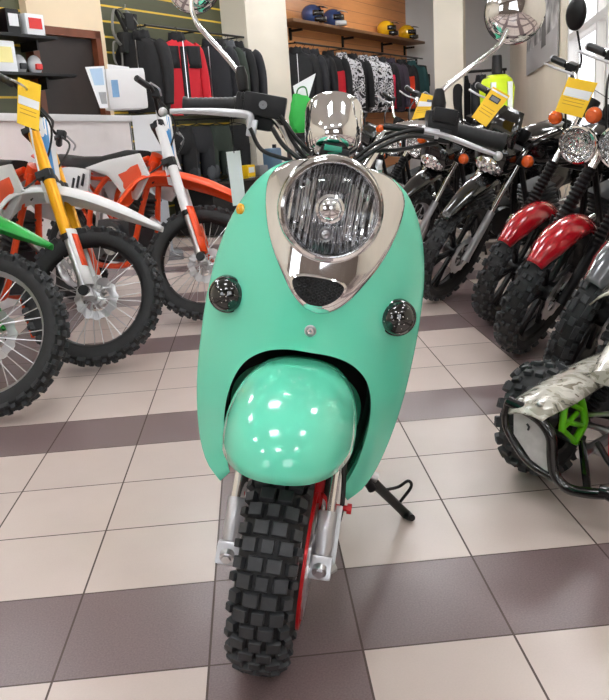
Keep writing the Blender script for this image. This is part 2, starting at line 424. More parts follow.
def tyre_block(c, R, w, rim, n=44, k=.009):
    mb = MB(); carcass(mb, c, R, w, rim, k, 64)
    for i in range(n):
        a = 2*pi*i/n; wc = 2*pi*R/n*.78; s = 2*pi/n
        if i % 2 == 0:
            for y in (-.145, .145): knob(mb, c, a, y*w, R-k-.002, R, w*.245, wc, -y*.3, .9)
            for y in (-.37, .37): knob(mb, c, a+s*.1, y*w, R-k-.018, R-.011, w*.17, wc*.8, -y*1.5, .9)
        else:
            knob(mb, c, a, 0, R-k-.001, R+.001, w*.2, wc, 0, .9)
            for y in (-.27, .27): knob(mb, c, a, y*w, R-k-.006, R-.002, w*.23, wc, -y*1.0, .9)
            for y in (-.41, .41): knob(mb, c, a, y*w, R-k-.024, R-.017, w*.12, wc*.6, -y*1.8, .9)
    return mb
def tyre_street(c, R, w, rim, n=44, k=.008):
    mb = MB(); carcass(mb, c, R, w, rim, k)
    for i in range(n):
        a = 2*pi*i/n; wc = 2*pi*R/n*.66
        if i % 2: knob(mb, c, a, 0, R-k-.002, R, w*.26, wc)
        for sgn in (-1, 1):
            knob(mb, c, a+(.5 if i % 2 else 0)*2*pi/n, sgn*.24*w, R-k-.005, R-.003, w*.2, wc, -sgn*.4)
            knob(mb, c, a, sgn*.39*w, R-k-.013, R-.011, w*.17, wc*.9, -sgn*.8)
    return mb
def rim_mb(c, r, w, t=.018):
    mb = MB(); F = Matrix.Translation(V(c)) @ YF
    mb.lathe([(r+.008, -w/2), (r-.002, -w/2+.004), (r-t*.5, -w*.3), (r-t, 0), (r-t*.5, w*.3), (r-.002, w/2-.004), (r+.008, w/2), (r+.002, w*.3), (r-.006, 0), (r+.002, -w*.3)], F, 48, closed=True)
    return mb
def spokes_mb(c, r, n=32, hub=.035, hw=.035):
    mb = MB(); c = V(c)
    for i in range(n):
        a = 2*pi*i/n; b = a+(.42 if (i//2) % 2 else -.42); sg = 1 if i % 2 else -1
        mb.tube([c+V((hub*cos(b), sg*hw, hub*sin(b))), c+V((r*cos(a), sg*.006, r*sin(a)))], .0021, 5)
    return mb
def disc_mb(c, y, r, holes=0, t=.004, rin=None):
    """wavy ventilated brake disc"""
    mb = MB(); rin = rin or r*.62; n = 48
    for s in (1,):
        outer = []; inner = []
        for i in range(n):
            a = 2*pi*i/n; ro = r*(1+.035*(1 if (i//2) % 2 else -1))
            outer.append((ro*cos(a), ro*sin(a))); inner.append((rin*cos(a), rin*sin(a)))
        vs = [(x, yy, -t/2) for x, yy in outer]+[(x, yy, -t/2) for x, yy in inner]+[(x, yy, t/2) for x, yy in outer]+[(x, yy, t/2) for x, yy in inner]
        fs = []
        for i in range(n):
            j = (i+1) % n
            fs += [(i, j, n+j, n+i), (2*n+j, 2*n+i, 3*n+i, 3*n+j), (i, 2*n+i, 2*n+j, j), (n+i, n+j, 3*n+j, 3*n+i)]
        mb.add(vs, fs, Matrix.Translation(V(c)+V((0, y, 0))) @ YF)
    for i in range(6):
        a = 2*pi*i/6
        mb.tube([V(c)+V((.03*cos(a), y, .03*sin(a))), V(c)+V((rin*1.05*cos(a+.25), y, rin*1.05*sin(a+.25)))], .005, 6)
    return mb
def hub_mb(c, w, r=.028):
    mb = MB(); F = Matrix.Translation(V(c)) @ YF
    mb.lathe([(.008, -w), (r*.8, -w), (r, -w*.9), (r, -w*.7), (r*.6, -w*.6), (r*.6, w*.6), (r, w*.7), (r, w*.9), (r*.8, w), (.008, w)], F, 20)
    return mb
def cast_mb(c, r, n=6, w=.022):
    mb = MB(); c = V(c)
    for i in range(n):
        a = 2*pi*i/n
        for d in (-.16, .16):
            p = [c+V((.03*cos(a), 0, .03*sin(a))), c+V((r*.5*cos(a+d*.4), 0, r*.5*sin(a+d*.4))), c+V((r*cos(a+d), 0, r*sin(a+d)))]
            mb.tube(p, [.016, .012, .013], 6)
    mb.lathe([(.005, -.045), (.04, -.045), (.045, -.03), (.045, .03), (.04, .045), (.005, .045)], Matrix.Translation(c) @ YF, 20)
    return mb
def steer_matrix(A, rake, th):
    ax = V((-sin(rake), 0, cos(rake)))
    return Matrix.Translation(V(A)) @ Matrix.Rotation(th, 4, ax) @ Matrix.Translation(-V(A)), ax
def wheel(parent, name, c, R, w, rim, X, kind, rimmat, tyrefn, disc_y=None, disc_r=.1, hubmat=None, **k):
    p = rim_mb(c, rim, w*.62).build(name, rimmat, parent, X)
    tyrefn(c, R, w, rim, **k).build('tyre', [rubber, rubber_new], p, X, ang=30)
    if kind == 'spoke':
        spokes_mb(c, rim-.008).build('spokes', steel, p, X)
        hub_mb(c, .05).build('hub', hubmat or alu, p, X)
    else:
        cast_mb(c, rim-.006).build('cast_spokes', hubmat or blackm, p, X)
    if disc_y is not None: disc_mb(c, disc_y, disc_r).build('brake_disc', steel, p, X)
    return p

def ray(px, py): return fwd+rr_*((px-304.5)/FPX)-uu_*((py-350)/FPX)
def at(px, py, d): return CAM+ray(px, py)*d            # point at depth d along the view axis
def atz(px, py, z): q = ray(px, py); return CAM+q*((z-CAM.z)/q.z)

# ================================================================ SCOOTER
LEAN, HEAD = RAD(13.3), RAD(266)
sc = thing('scooter', 'mint green retro scooter with chrome headlight leaning on its side stand', 'scooter', (.40, .03, 0), (-LEAN, 0, HEAD))
SM = Matrix.Translation(V((.40, .03, 0))) @ Matrix.Rotation(HEAD, 4, 'Z') @ Matrix.Rotation(-LEAN, 4, 'X')
SI = SM.inverted()
def SL(px, py, f):
    o = SI @ CAM; q = (SI.to_3x3() @ ray(px, py)); return o+q*((f-o.x)/q.x)
SX, sax = steer_matrix((-.03, 0, .215), RAD(26), RAD(-7))
# --- front wheel
AX = (0, 0, .215)
wh = rim_mb(AX, .127, .075).build('front_wheel', silver, sc, SX)
tyre_block(AX, .215, .105, .127).build('tyre', [rubber, rubber_new], wh, SX, ang=30)
cast_mb(AX, .12, 5).build('cast_spokes', silver, wh, SX)
disc_mb(AX, .066, .105).build('brake_disc', steel, wh, SX)
MB().lathe([(.118, .058), (.128, .058), (.128, .064), (.118, .064)], Matrix.Translation(V(AX)) @ YF, 48, closed=True).build('rim_ring', redm, wh, SX)
MB().box((-.075, .072, .335), (.05, .035, .085), b=.008, ry=-.3).box((-.06, .082, .31), (.03, .03, .05), b=.006).build('brake_caliper', redm, sc, SX)
MB().cyl((-.055, .10, .305), (-.055, .128, .305), .006).cyl((-.055, .122, .305), (-.055, .131, .305), .010, 6).build('bleed_bolt', redm, sc, SX)
# --- fork
for sg in (-1, 1):
    y = sg*.087
    b = V((.012, y, .225)); f = b+sax*.088; t = b+sax*.29
    fk = MB().tube([b+sax*.01, b+sax*.03, f, f+sax*.004], [.0165, .0185, .0185, .016], 20).build('fork_leg', silver, sc, SX)
    MB().cyl(f, t, .0145, 20).build('fork_tube', chrome, fk, SX)
    MB().box(b+V((.004, 0, -.012)), (.045, .044, .044), b=.006, ry=-RAD(26)).build('axle_clamp', silver, fk, SX)
    MB().cyl(b+V((.022, 0, -.004)), b+V((.034, 0, -.008)), .0135, 20).cyl(b+V((.034, 0, -.008)), b+V((.039, 0, -.009)), .009, 6).build('clamp_bolt', steel, fk, SX)
MB().cyl((0, -.10, .215), (0, .11, .215), .009).build('front_axle', steel, sc, SX)
MB().tube([(-.02, .10, .25), (-.05, .112, .30), (-.10, .105, .38), (-.16, .09, .46)], .005, 8, k=5).build('brake_hose', cablem, sc, SX)
MB().tube([(.02, .087, .20), (.0, .112, .212)], .012, 8).box((-.03, .108, .26), (.016, .012, .11), ry=-.45, b=.003).build('caliper_bracket', alu, sc, SX)
# --- front fender (domed) and its collar
def sgnpow(v, e): return math.copysign(abs(v)**e, v)
def fend(a, b):
    el = (pi/2)*(a**.9); az = 2*pi*b
    ce, se = cos(el)**.72, sin(el)**.86
    x = sgnpow(cos(az), .86)*ce; y = sgnpow(sin(az), .86)*ce
    L = .225 if x > 0 else .22
    z = .460+.116*se - .012*max(0, x)
    return (-.035+x*L, y*.118, z)
fd = MB().grid(fend, 22, 56).build('front_fender', mint, sc, SX, solid=.004, ang=60)
def collar(a, b):
    th = pi*(-.5+b); x = -.06-.20*a
    return (x, .104*sgnpow(sin(th), .8)*(1-.03*a), .42+(.154-.045*a)*max(0, cos(th))**.55)
MB().grid(collar, 8, 30).build('fender_collar', mint, fd, SX, solid=.004, ang=60)
# --- leg shield (apron): horseshoe between the outer outline and the wheel arch
outer_half = [(.0, .945), (.06, .942), (.105, .93), (.14, .902), (.17, .858), (.195, .80), (.212, .73), (.221, .65), (.2235, .57), (.2205, .48), (.212, .41), (.195, .34), (.17, .292), (.135, .268)]
arch_half = [(0, .592), (.045, .590), (.085, .576), (.117, .548), (.136, .51), (.146, .46), (.146, .41), (.137, .35), (.118, .298)]
def full(hf): return [(-y, 0, z) for y, z in hf[::-1]]+[(y, 0, z) for y, z in hf[1:]]
NS = 96
oc = resample(spl(full(outer_half), 6), NS+1); ic = resample(spl(full(arch_half), 6), NS+1)
def Fsurf(l, u):
    fc = -.100-.035*max(0, (u-.62)/.3)**2+.0*u
    if u < .5: fc -= .10*(.5-u)
    return fc-.150*(abs(l)/.225)**2.3
NT = 18; vs = []; rows = []
def prow(t):
    out = []
    for a, b in zip(ic, oc):
        x, z = a.x+(b.x-a.x)*t, a.z+(b.z-a.z)*t
        out.append(V((Fsurf(x, z), x, z)))
    return out
for k in range(NT+1): rows.append(prow(k/NT))
# rolled outer rim and arch lip going backwards
def shifted(row, s, back, cy=0, cz=.62): return [V((p.x-back, cy+(p.y-cy)*s, cz+(p.z-cz)*s)) for p in row]
rows = [shifted(rows[0], 1.035, .085, 0, .45), shifted(rows[0], 1.01, .03, 0, .45), shifted(rows[0], 1.0, .006, 0, .45)]+rows+[shifted(rows[-1], 1.003, .006), shifted(rows[-1], 1.0, .02), shifted(rows[-1], .97, .05), shifted(rows[-1], .93, .06)]
ap = MB().loft(rows, cap=False, closed=False)
HC2 = (-.008, .862)
keep = [i for i, f in enumerate(ap.f) if not (sum((ap.v[k].y-HC2[0])**2+(ap.v[k].z-HC2[1])**2 for k in f)/4 < .094**2 and all(ap.v[k].x > -.2 for k in f))]
ap.f = [ap.f[i] for i in keep]; ap.m = [0]*len(ap.f)
ap = ap.build('leg_shield', mint, sc, solid=.003, off=-1, ang=50)
# dark liner inside the arch
lin = shifted(prow(0), 1.05, .05, 0, .45)
MB().loft([lin, shifted(lin, .98, .09, 0, .45), shifted(lin, .5, .12, 0, .45), shifted(lin, .02, .12, 0, .45)], cap=False, closed=False).build('inner_liner', blackm, sc, solid=.004)
# rider side of the shield
MB().loft([[V((-.305, p.x*.93, .62+(p.z-.62)*.93)) for p in oc], [V((-.37, p.x*.55, .62+(p.z-.62)*.8)) for p in oc]], cap=True).build('inner_panel', mint_in, sc)
# --- chrome mask
mask_half = [(.0, .948), (.05, .946), (.095, .934), (.127, .906), (.132, .87), (.122, .82), (.104, .775), (.078, .732), (.053, .698), (.026, .676), (0, .669)]
mc = resample(spl(full(mask_half), 6), 80)
def mpt(x, z, up): return V((Fsurf(x, z)+up, x, z))
def mring(t):
    out = []
    for p in mc:
        p = V((0, p.x, p.z)); a = math.atan2(p.z-HC2[1], p.y-HC2[0]); x0, z0 = HC2[0]+.0925*cos(a), HC2[1]+.0925*sin(a)
        if math.hypot(p.y-HC2[0], p.z-HC2[1]) < .0935: x0, z0 = HC2[0]+(p.y-HC2[0])*.97, HC2[1]+(p.z-HC2[1])*.97
        out.append((x0+(p.y-x0)*t, z0+(p.z-z0)*t))
    return out
mrows = [[mpt(x, z, (.013-.008*max(0, (t-.85)/.15)**2)) for x, z in mring(t)] for t in (0, .15, .3, .45, .6, .75, .85, .92, .97, 1.0)]+[[mpt(x, z, -.004) for x, z in mring(1.01)]]
MB().loft(mrows, cap=False).build('chrome_mask', chrome, sc, ang=50)
# --- headlight in its chrome bucket
hc = V((-.108, -.008, .862)); HF = frame(hc, (1, 0.02, .03))
MB().lathe([(.093, -.11), (.098, -.05), (.099, -.01), (.096, .012), (.091, .020), (.086, .021), (.0825, .016), (.082, .006)], HF, 56).build('headlight_bezel', chrome, sc)
hl = MB().lathe([(.083, .004), (.079, -.012), (.064, -.034), (.042, -.05), (.02, -.058), (.001, -.06)], HF, 48).build('headlight_reflector', flute, sc)
MB().lathe([(.001, -.012), (.014, -.013), (.020, -.017), (.021, -.025), (.012, -.056)], HF, 24).lathe([(.022, -.022), (.027, -.024), (.027, -.03), (.022, -.032)], HF, 28, closed=True).build('bulb_shield', chrome, hl)
F2 = HF @ Matrix.Translation(V((0.0, -.047, 0)))
MB().lathe([(.0075, -.03), (.012, -.016), (.0135, -.014), (.0135, -.03)], F2, 20).lathe([(.001, -.020), (.008, -.022)], F2, 16).build('position_lamp', steel, hl)
fl = MB()
for i in range(26):
    x = -.066+.132*i/25; hgt = math.sqrt(max(0, .066**2-x*x))
    if abs(x) < .03: fl.tube([HF @ V((x, -hgt*.95, -.018-.0*x)), HF @ V((x, -.032, -.05))], .0016, 5).tube([HF @ V((x, hgt*.95, -.018)), HF @ V((x, .032, -.05))], .0016, 5)
    else: fl.tube([HF @ V((x, -hgt*.9, -.02)), HF @ V((x, hgt*.9, -.02))], .0016, 5)
fl.build('reflector_flutes', steel, hl)
MB().lathe([(.001, .030), (.03, .028), (.055, .022), (.075, .0145), (.0835, .009)], HF, 48).build('headlight_lens', lens, sc)
# --- grille slot below the lamp
go = resample(spl([(-.047, .728), (-.030, .737), (0, .739), (.030, .737), (.047, .728), (.040, .708), (.018, .691), (0, .688), (-.018, .691), (-.040, .708)], 5, True), 48)
def gp(p, s, dz): x, z = p.x*s-.008, .715+(p.y-.715)*s; return V((Fsurf(x, z)+dz, x, z))
MB().loft([[gp(p, 1.14, .011) for p in go], [gp(p, 1.12, .022) for p in go], [gp(p, 1.02, .023) for p in go], [gp(p, .99, .016) for p in go]], cap=False).build('grille_surround', chrome, sc)
MB().loft([[gp(p, 1.0, .0165) for p in go], [gp(p, .6, .0165) for p in go], [gp(p, .3, .0165) for p in go], [gp(p, .01, .0165) for p in go]], cap=False).build('grille', blackm, sc)
mesh = MB()
for i in range(9):
    for j in range(5):
        x = -.04+.01*i+(.005 if j % 2 else 0); z = .694+.009*j
        if abs(x)/.047+abs(z-.722)/.04 < 1.15 and (z > .70 or abs(x) < .02): mesh.lathe([(.0028, 0), (.0042, .0016), (.0042, 0)], frame((Fsurf(x-.008, z)+.0168, x-.008, z), (1, 0, 0)), 6)
mesh.build('grille_mesh', dgrey, sc)
# --- shield bolt, lamps, decals
def onshield(l, u, r=0):
    e = .004; p = V((Fsurf(l, u), l, u)); n = V((1, -(Fsurf(l+e, u)-Fsurf(l-e, u))/(2*e), -(Fsurf(l, u+e)-Fsurf(l, u-e))/(2*e))).normalized()
    return p, n
p, n = onshield(-.007, .634)
MB().lathe([(.0115, -.002), (.0115, .002), (.009, .003), (.007, .001), (.001, .001)], frame(p, n), 20).build('shield_bolt', steel, sc)
MB().lathe([(.006, .0015), (.006, .005), (.003, .005), (.003, .002)], frame(p, n), 6).build('bolt_head', chrome, sc)
for (px, py) in ((227, 295.5), (397, 317)):
    q = SL(px, py, -.165); p, n = onshield(q.y, q.z)
    n = V((1, .0, .06)).normalized(); F = frame(p+V((.008, 0, 0)), n)
    lp = MB().lathe([(.036, -.045), (.0372, .004), (.0355, .009), (.033, .010)], F, 36).build('turn_signal', blackg, sc)
    MB().lathe([(.0335, .009), (.031, .019), (.024, .027), (.012, .0315), (.001, .0325)], F, 32).build('smoked_lens', m_facet_dark() if 'm_facet_dark' in globals() else smoke, lp)
    st = MB()
    for k in range(26):
        a, rr = k*2.4, .0055*math.sqrt(k); st.lathe([(.0022, -.0012), (.0016, .001), (.0001, .0016)], F @ Matrix.Translation(V((rr*cos(a), rr*sin(a), .033-.0135*(rr/.031)**2.2-.0012))), 5)
    st.build('lens_facets', chrome, lp)
q = SL(241, 209, -.2); p, n = onshield(q.y, q.z)
MB().lathe([(.0105, -.002), (.0105, .004), (.008, .006), (.001, .0065)], frame(p, n), 20).build('side_reflector', pbr('amber_reflector', S(240, 170, 10), .2, 0, 1), sc)
# --- body behind the shield
def rrect(f, w, z0, z1, e=.5, n=24):
    return [V((f, w*sgnpow(cos(2*pi*i/n), e), (z0+z1)/2+(z1-z0)/2*sgnpow(sin(2*pi*i/n), e))) for i in range(n)]
MB().loft([rrect(-.27, .12, .27, .36), rrect(-.40, .16, .25, .33), rrect(-.62, .17, .25, .33), rrect(-.72, .15, .26, .36)]).build('floorboard', mint_in, sc)
MB().loft([rrect(-.70, .12, .30, .66), rrect(-.82, .16, .33, .72), rrect(-1.05, .165, .36, .73), rrect(-1.28, .15, .45, .74), rrect(-1.42, .08, .56, .72)]).build('rear_body', mint, sc)
MB().loft([rrect(-.68, .09, .70, .76, .6), rrect(-.80, .145, .71, .80, .6), rrect(-1.05, .15, .71, .79, .6), rrect(-1.30, .13, .72, .82, .6), rrect(-1.40, .08, .73, .80, .6)]).build('seat', seatm, sc)
rw = rim_mb((-1.22, 0, .215), .127, .08).build('rear_wheel', silver, sc)
tyre_block((-1.22, 0, .215), .215, .112, .127).build('tyre', [rubber, rubber_new], rw, None, ang=30)
cast_mb((-1.22, 0, .215), .12, 5).build('cast_spokes', silver, rw)
MB().box((-.95, .07, .30), (.34, .16, .18), b=.03).box((-1.12, .10, .24), (.30, .06, .14), b=.03).build('engine', alu, sc)
MB().tube([(-.8, -.12, .28), (-1.0, -.15, .25), (-1.3, -.15, .30)], [.03, .05, .05], 12, k=4).build('exhaust', chrome, sc)
# --- side stand
foot = SI @ V((.79, .52, .006)); piv = SL(365, 474, -.36); toe = SL(412, 518, foot.x+.03)
st = MB().tube([piv+(piv-foot)*.25, piv, piv.lerp(foot, .5), piv.lerp(foot, .85), foot, foot+(toe-foot)*1.0], [.013, .013, .012, .012, .013, .009], 12, k=4).build('side_stand', blackp, sc)
MB().tube([piv.lerp(foot, .38), SL(398, 487, foot.x+.01), SL(408, 481, foot.x+.02), SL(411, 487, foot.x+.02), SL(400, 502, foot.x)], .0042, 8, k=6).build('stand_loop', blackp, st)
MB().cyl(SL(362, 472, -.34), SL(372, 489, -.36), .011, 12).build('stand_switch', blackp, st)
MB().cyl(piv+V((.0, -.03, .01)), piv+V((0, .03, -.005)), .012, 10).build('stand_pivot', steel, st)
# --- handlebar
hb = MB()
hb.tube([SL(362, 172, -.30), SL(374, 152, -.32), SL(386, 136, -.335), SL(402, 128, -.345), SL(432, 127, -.35), SL(470, 134, -.345), SL(500, 141, -.34)], .0125, 14, k=8)
hb.tube([SL(302, 168, -.30), SL(296, 152, -.33), SL(287, 132, -.36), SL(276, 118, -.385), SL(262, 110, -.40), SL(230, 106, -.405), SL(184, 106, -.41)], .0125, 14, k=8)
hbo = hb.build('handlebar', chrome, sc)
MB().box(SL(334, 166, -.30), (.07, .12, .03), b=.012).cyl(SL(334, 175, -.30), SL(334, 150, -.31), .018, 16).build('handlebar_clamp', chrome, hbo)
def grip(a, b):
    mb = MB(); a, b = V(a), V(b); n = 22
    mb.tube([a.lerp(b, i/n) for i in range(n+1)], [.0175+.0012*(i % 2) if 1 < i < n-1 else .0205 for i in range(n+1)], 16); return mb
grip(SL(452, 131, -.345), SL(504, 143, -.338)).build('grip', blackp, hbo, ang=60)
grip(SL(238, 106, -.405), SL(184, 106.5, -.41)).build('grip', blackp, hbo, ang=60)
# right in picture: switch housing, lever, mirror
c = SL(441, 125, -.35)
MB().box(c, (.055, .066, .058), b=.012, rx=.1).box(c+V((.02, .0, .018)), (.03, .05, .03), b=.008).box(c+V((.025, -.005, -.022)), (.03, .05, .03), b=.01).build('switch_housing', blackp, hbo)
def lever(pts, ball):
    return MB().tube(pts, [.006, .0085, .0085, .008, .006, .0055], 10, k=6, sq=.7).ball(ball, .0095, 14)
MB().tube([SL(384, 126.5, -.315), SL(404, 128.5, -.305), SL(424, 132, -.30)], .0075, 10, k=4).build('lever_cable_end', cablem, hbo)
lever([SL(422, 131.5, -.30), SL(442, 135, -.30), SL(462, 142, -.295), SL(480, 149, -.292), SL(494, 154, -.29), SL(498, 156, -.29)], SL(498, 156, -.29)).build('brake_lever', silver, hbo)
MB().box(SL(430, 133, -.31), (.03, .035, .02), b=.005).build('lever_perch', silver, hbo)
# left in picture: switch with reservoir, lever
c = SL(262, 107, -.395)
MB().box(SL(246, 106, -.40), (.05, .045, .055), b=.012).box(SL(262, 122, -.40), (.05, .05, .035), b=.01).build('switch_housing', blackp, hbo)
rs = MB().box(SL(265, 106, -.375), (.05, .088, .046), b=.006).box(SL(264, 100, -.385), (.055, .094, .014), b=.004).build('brake_reservoir', blackp, hbo)
MB().lathe([(.0085, 0), (.0085, .003), (.006, .003), (.006, .0015), (.001, .0015)], frame(SL(263, 105, -.349), (1, 0, .1)), 20).build('sight_glass', grey, rs)
lever([SL(251, 131, -.345), SL(250, 122, -.345), SL(248, 115, -.345), SL(225, 112.5, -.345), SL(195, 111, -.345), SL(170, 111.5, -.345)], SL(163, 112, -.345)).build('brake_lever', silver, hbo)
MB().box(SL(252, 128, -.355), (.03, .02, .035), b=.004).build('lever_perch', silver, hbo)
MB().lathe([(.006, 0), (.011, .004), (.013, .03), (.009, .05), (.001, .052)], frame(SL(244, 92, -.385), SL(243, 84, -.385)-SL(245, 97, -.385)), 14).build('mirror_boot', blackp, hbo)
MB().lathe([(.012, 0), (.014, .004), (.015, .03), (.009, .056), (.006, .058)], frame(SL(438, 118, -.35), SL(439, 100, -.35)-SL(438, 118, -.35)), 14).build('mirror_boot', blackp, hbo)
# mirrors
def mirror(stem, head_c, face, R, nm):
    ms = MB().tube(stem, .0052, 10, k=8).build('mirror', chrome, sc)
    F = frame(head_c, face)
    MB().lathe([(.001, .026), (R*.35, .0245), (R*.65, .019), (R*.88, .009), (R, -.002), (R*1.0, -.010)], F, 40).build('mirror_back', chrome, ms)
    MB().lathe([(R*1.0, -.006), (R*1.02, -.010), (R*1.0, -.014), (R*.93, -.014)], F, 40).build('mirror_rim', blackp, ms)
    MB().lathe([(R*.95, -.0125), (.001, -.0125)], F, 40).build('mirror_glass', chrome, ms)
mirror([SL(438, 108, -.35), SL(439, 99, -.35), SL(445, 88, -.35), SL(470, 68, -.35), SL(488, 55, -.345), SL(499, 45, -.34), SL(507, 30, -.34)], SL(516, 12, -.355), (1, .08, -.12), .061, 'r')
mirror([SL(244, 96, -.385), SL(243, 84, -.385), SL(238, 72, -.385), SL(222, 52, -.385), SL(208, 37, -.38), SL(198, 25, -.375), SL(192, 10, -.375), SL(191, -4, -.375)], SL(192, -16, -.395), (1, -.10, -.12), .056, 'l')
# speedometer bucket
sp0 = SL(333, 150, -.29); sp1 = SL(334, 112, -.33)
FS = frame(sp0, (sp1-sp0))
L_ = (sp1-sp0).length
MB().lathe([(.001, -.012), (.030, -.010), (.047, .0), (.056, .016), (.0585, .035), (.0585, L_-.002), (.0565, L_+.010), (.050, L_+.017), (.046, L_+.016)], FS, 48).build('speedometer', chrome, sc)
MB().lathe([(.047, L_+.0155), (.001, L_+.017)], FS, 32).build('dial', blackg, sc)
MB().box(SL(333, 148.5, -.238), (.012, .036, .012), b=.003).cyl(SL(333, 152, -.25), SL(333, 160, -.25), .012, 12).build('emblem', pbr('emblem_green', S(26, 130, 104), .25), sc)
MB().box(SL(333, 160, -.27), (.05, .06, .05), b=.01).build('headstock_cover', blackp, sc)
# cables
cb = [[(284, 122), (292, 140), (306, 158), (318, 168)], [(272, 128), (284, 146), (304, 162), (322, 170)], [(250, 128), (262, 150), (288, 160), (318, 172)], [(280, 116), (296, 138), (314, 156), (328, 164)],
      [(424, 130), (404, 132), (378, 142), (356, 158), (344, 168)], [(434, 138), (410, 136), (384, 145), (360, 160), (346, 172)], [(438, 143), (420, 146), (398, 150), (372, 152), (350, 165)]]
for i, q in enumerate(cb):
    MB().tube([SL(x, y, -.31+.014*(i % 3)) for x, y in q], .0042+.0006*(i % 2), 8, k=8).build('control_cable', cablem, sc)
MB().box(SL(379, 164, -.20), (.012, .012, .016), b=.003).cyl(SL(379, 166, -.2), SL(379, 172, -.19), .006, 10).build('cable_clip', steel, sc)
# white paper tag hanging from the scooter's handlebar
pt = thing('price_tag', 'white paper tag on a string from the scooter handlebar', 'tag', SM @ SL(237, 152, -.46))
PI = Matrix.Translation(-(SM @ SL(237, 152, -.46)))
cn = [SM @ SL(x, y, -.46) for x, y in ((226, 152), (240, 150.5), (246, 204), (233, 206))]
MB().add([c+V((0, dy, 0)) for dy in (0, .0012) for c in cn], [(0, 1, 2, 3), (7, 6, 5, 4), (0, 4, 5, 1), (1, 5, 6, 2), (2, 6, 7, 3), (3, 7, 4, 0)], PI).build('card', paper, pt, smooth=False)
MB().tube([SM @ SL(234, 153, -.46), SM @ SL(233, 135, -.45), SM @ SL(231, 113, -.42)], .0012, 6, M=PI).build('string', cablem, pt)

# ================================================================ DIRT BIKES (heading along local +x, left = +y)
def blade(spine, wid, thick=.004, crown=.25, n=9, k=5):
    """curved mudguard: spine points (x,z), widths; crowned across"""
    P = spl([(x, 0, z) for x, z in spine], k); N = len(P)
    ws = []
    for i in range(N):
        t = i/(N-1)*(len(wid)-1); j = min(int(t), len(wid)-2); ws.append(wid[j]+(wid[j+1]-wid[j])*(t-j))
    def fn(a, b):
        i = min(int(a*(N-1)+.5), N-1); p = P[i]; d = (P[min(i+1, N-1)]-P[max(i-1, 0)]).normalized()
        nrm = V((-d.z, 0, d.x)); 
        if nrm.z < 0 and abs(d.x) > .3: nrm = -nrm
        y = (b-.5)*2
        return p+V((0, y*ws[i]/2, 0))-nrm*(abs(y)**2.2*ws[i]*crown)
    return MB().grid(fn, N-1, n)
def plate(outline, y, t, bulge=0.0, M=None, k=4):
    """side plastic: outline in (x,z) at lateral y, slightly bulged"""
    pts = resample(spl([(x, 0, z) for x, z in outline]+[(outline[0][0], 0, outline[0][1])], k), 40)[:-1]
    cx = sum(p.x for p in pts)/len(pts); cz = sum(p.z for p in pts)/len(pts); sg = 1 if y > 0 else -1
    def ring(s, dy): return [V((cx+(p.x-cx)*s, y+sg*dy, cz+(p.z-cz)*s)) for p in pts]
    mb = MB(); mb.loft([ring(.02, -t), ring(1, -t), ring(1.0, 0), ring(.8, bulge*.6), ring(.4, bulge), ring(.02, bulge)], cap=True, M=M)
    return mb
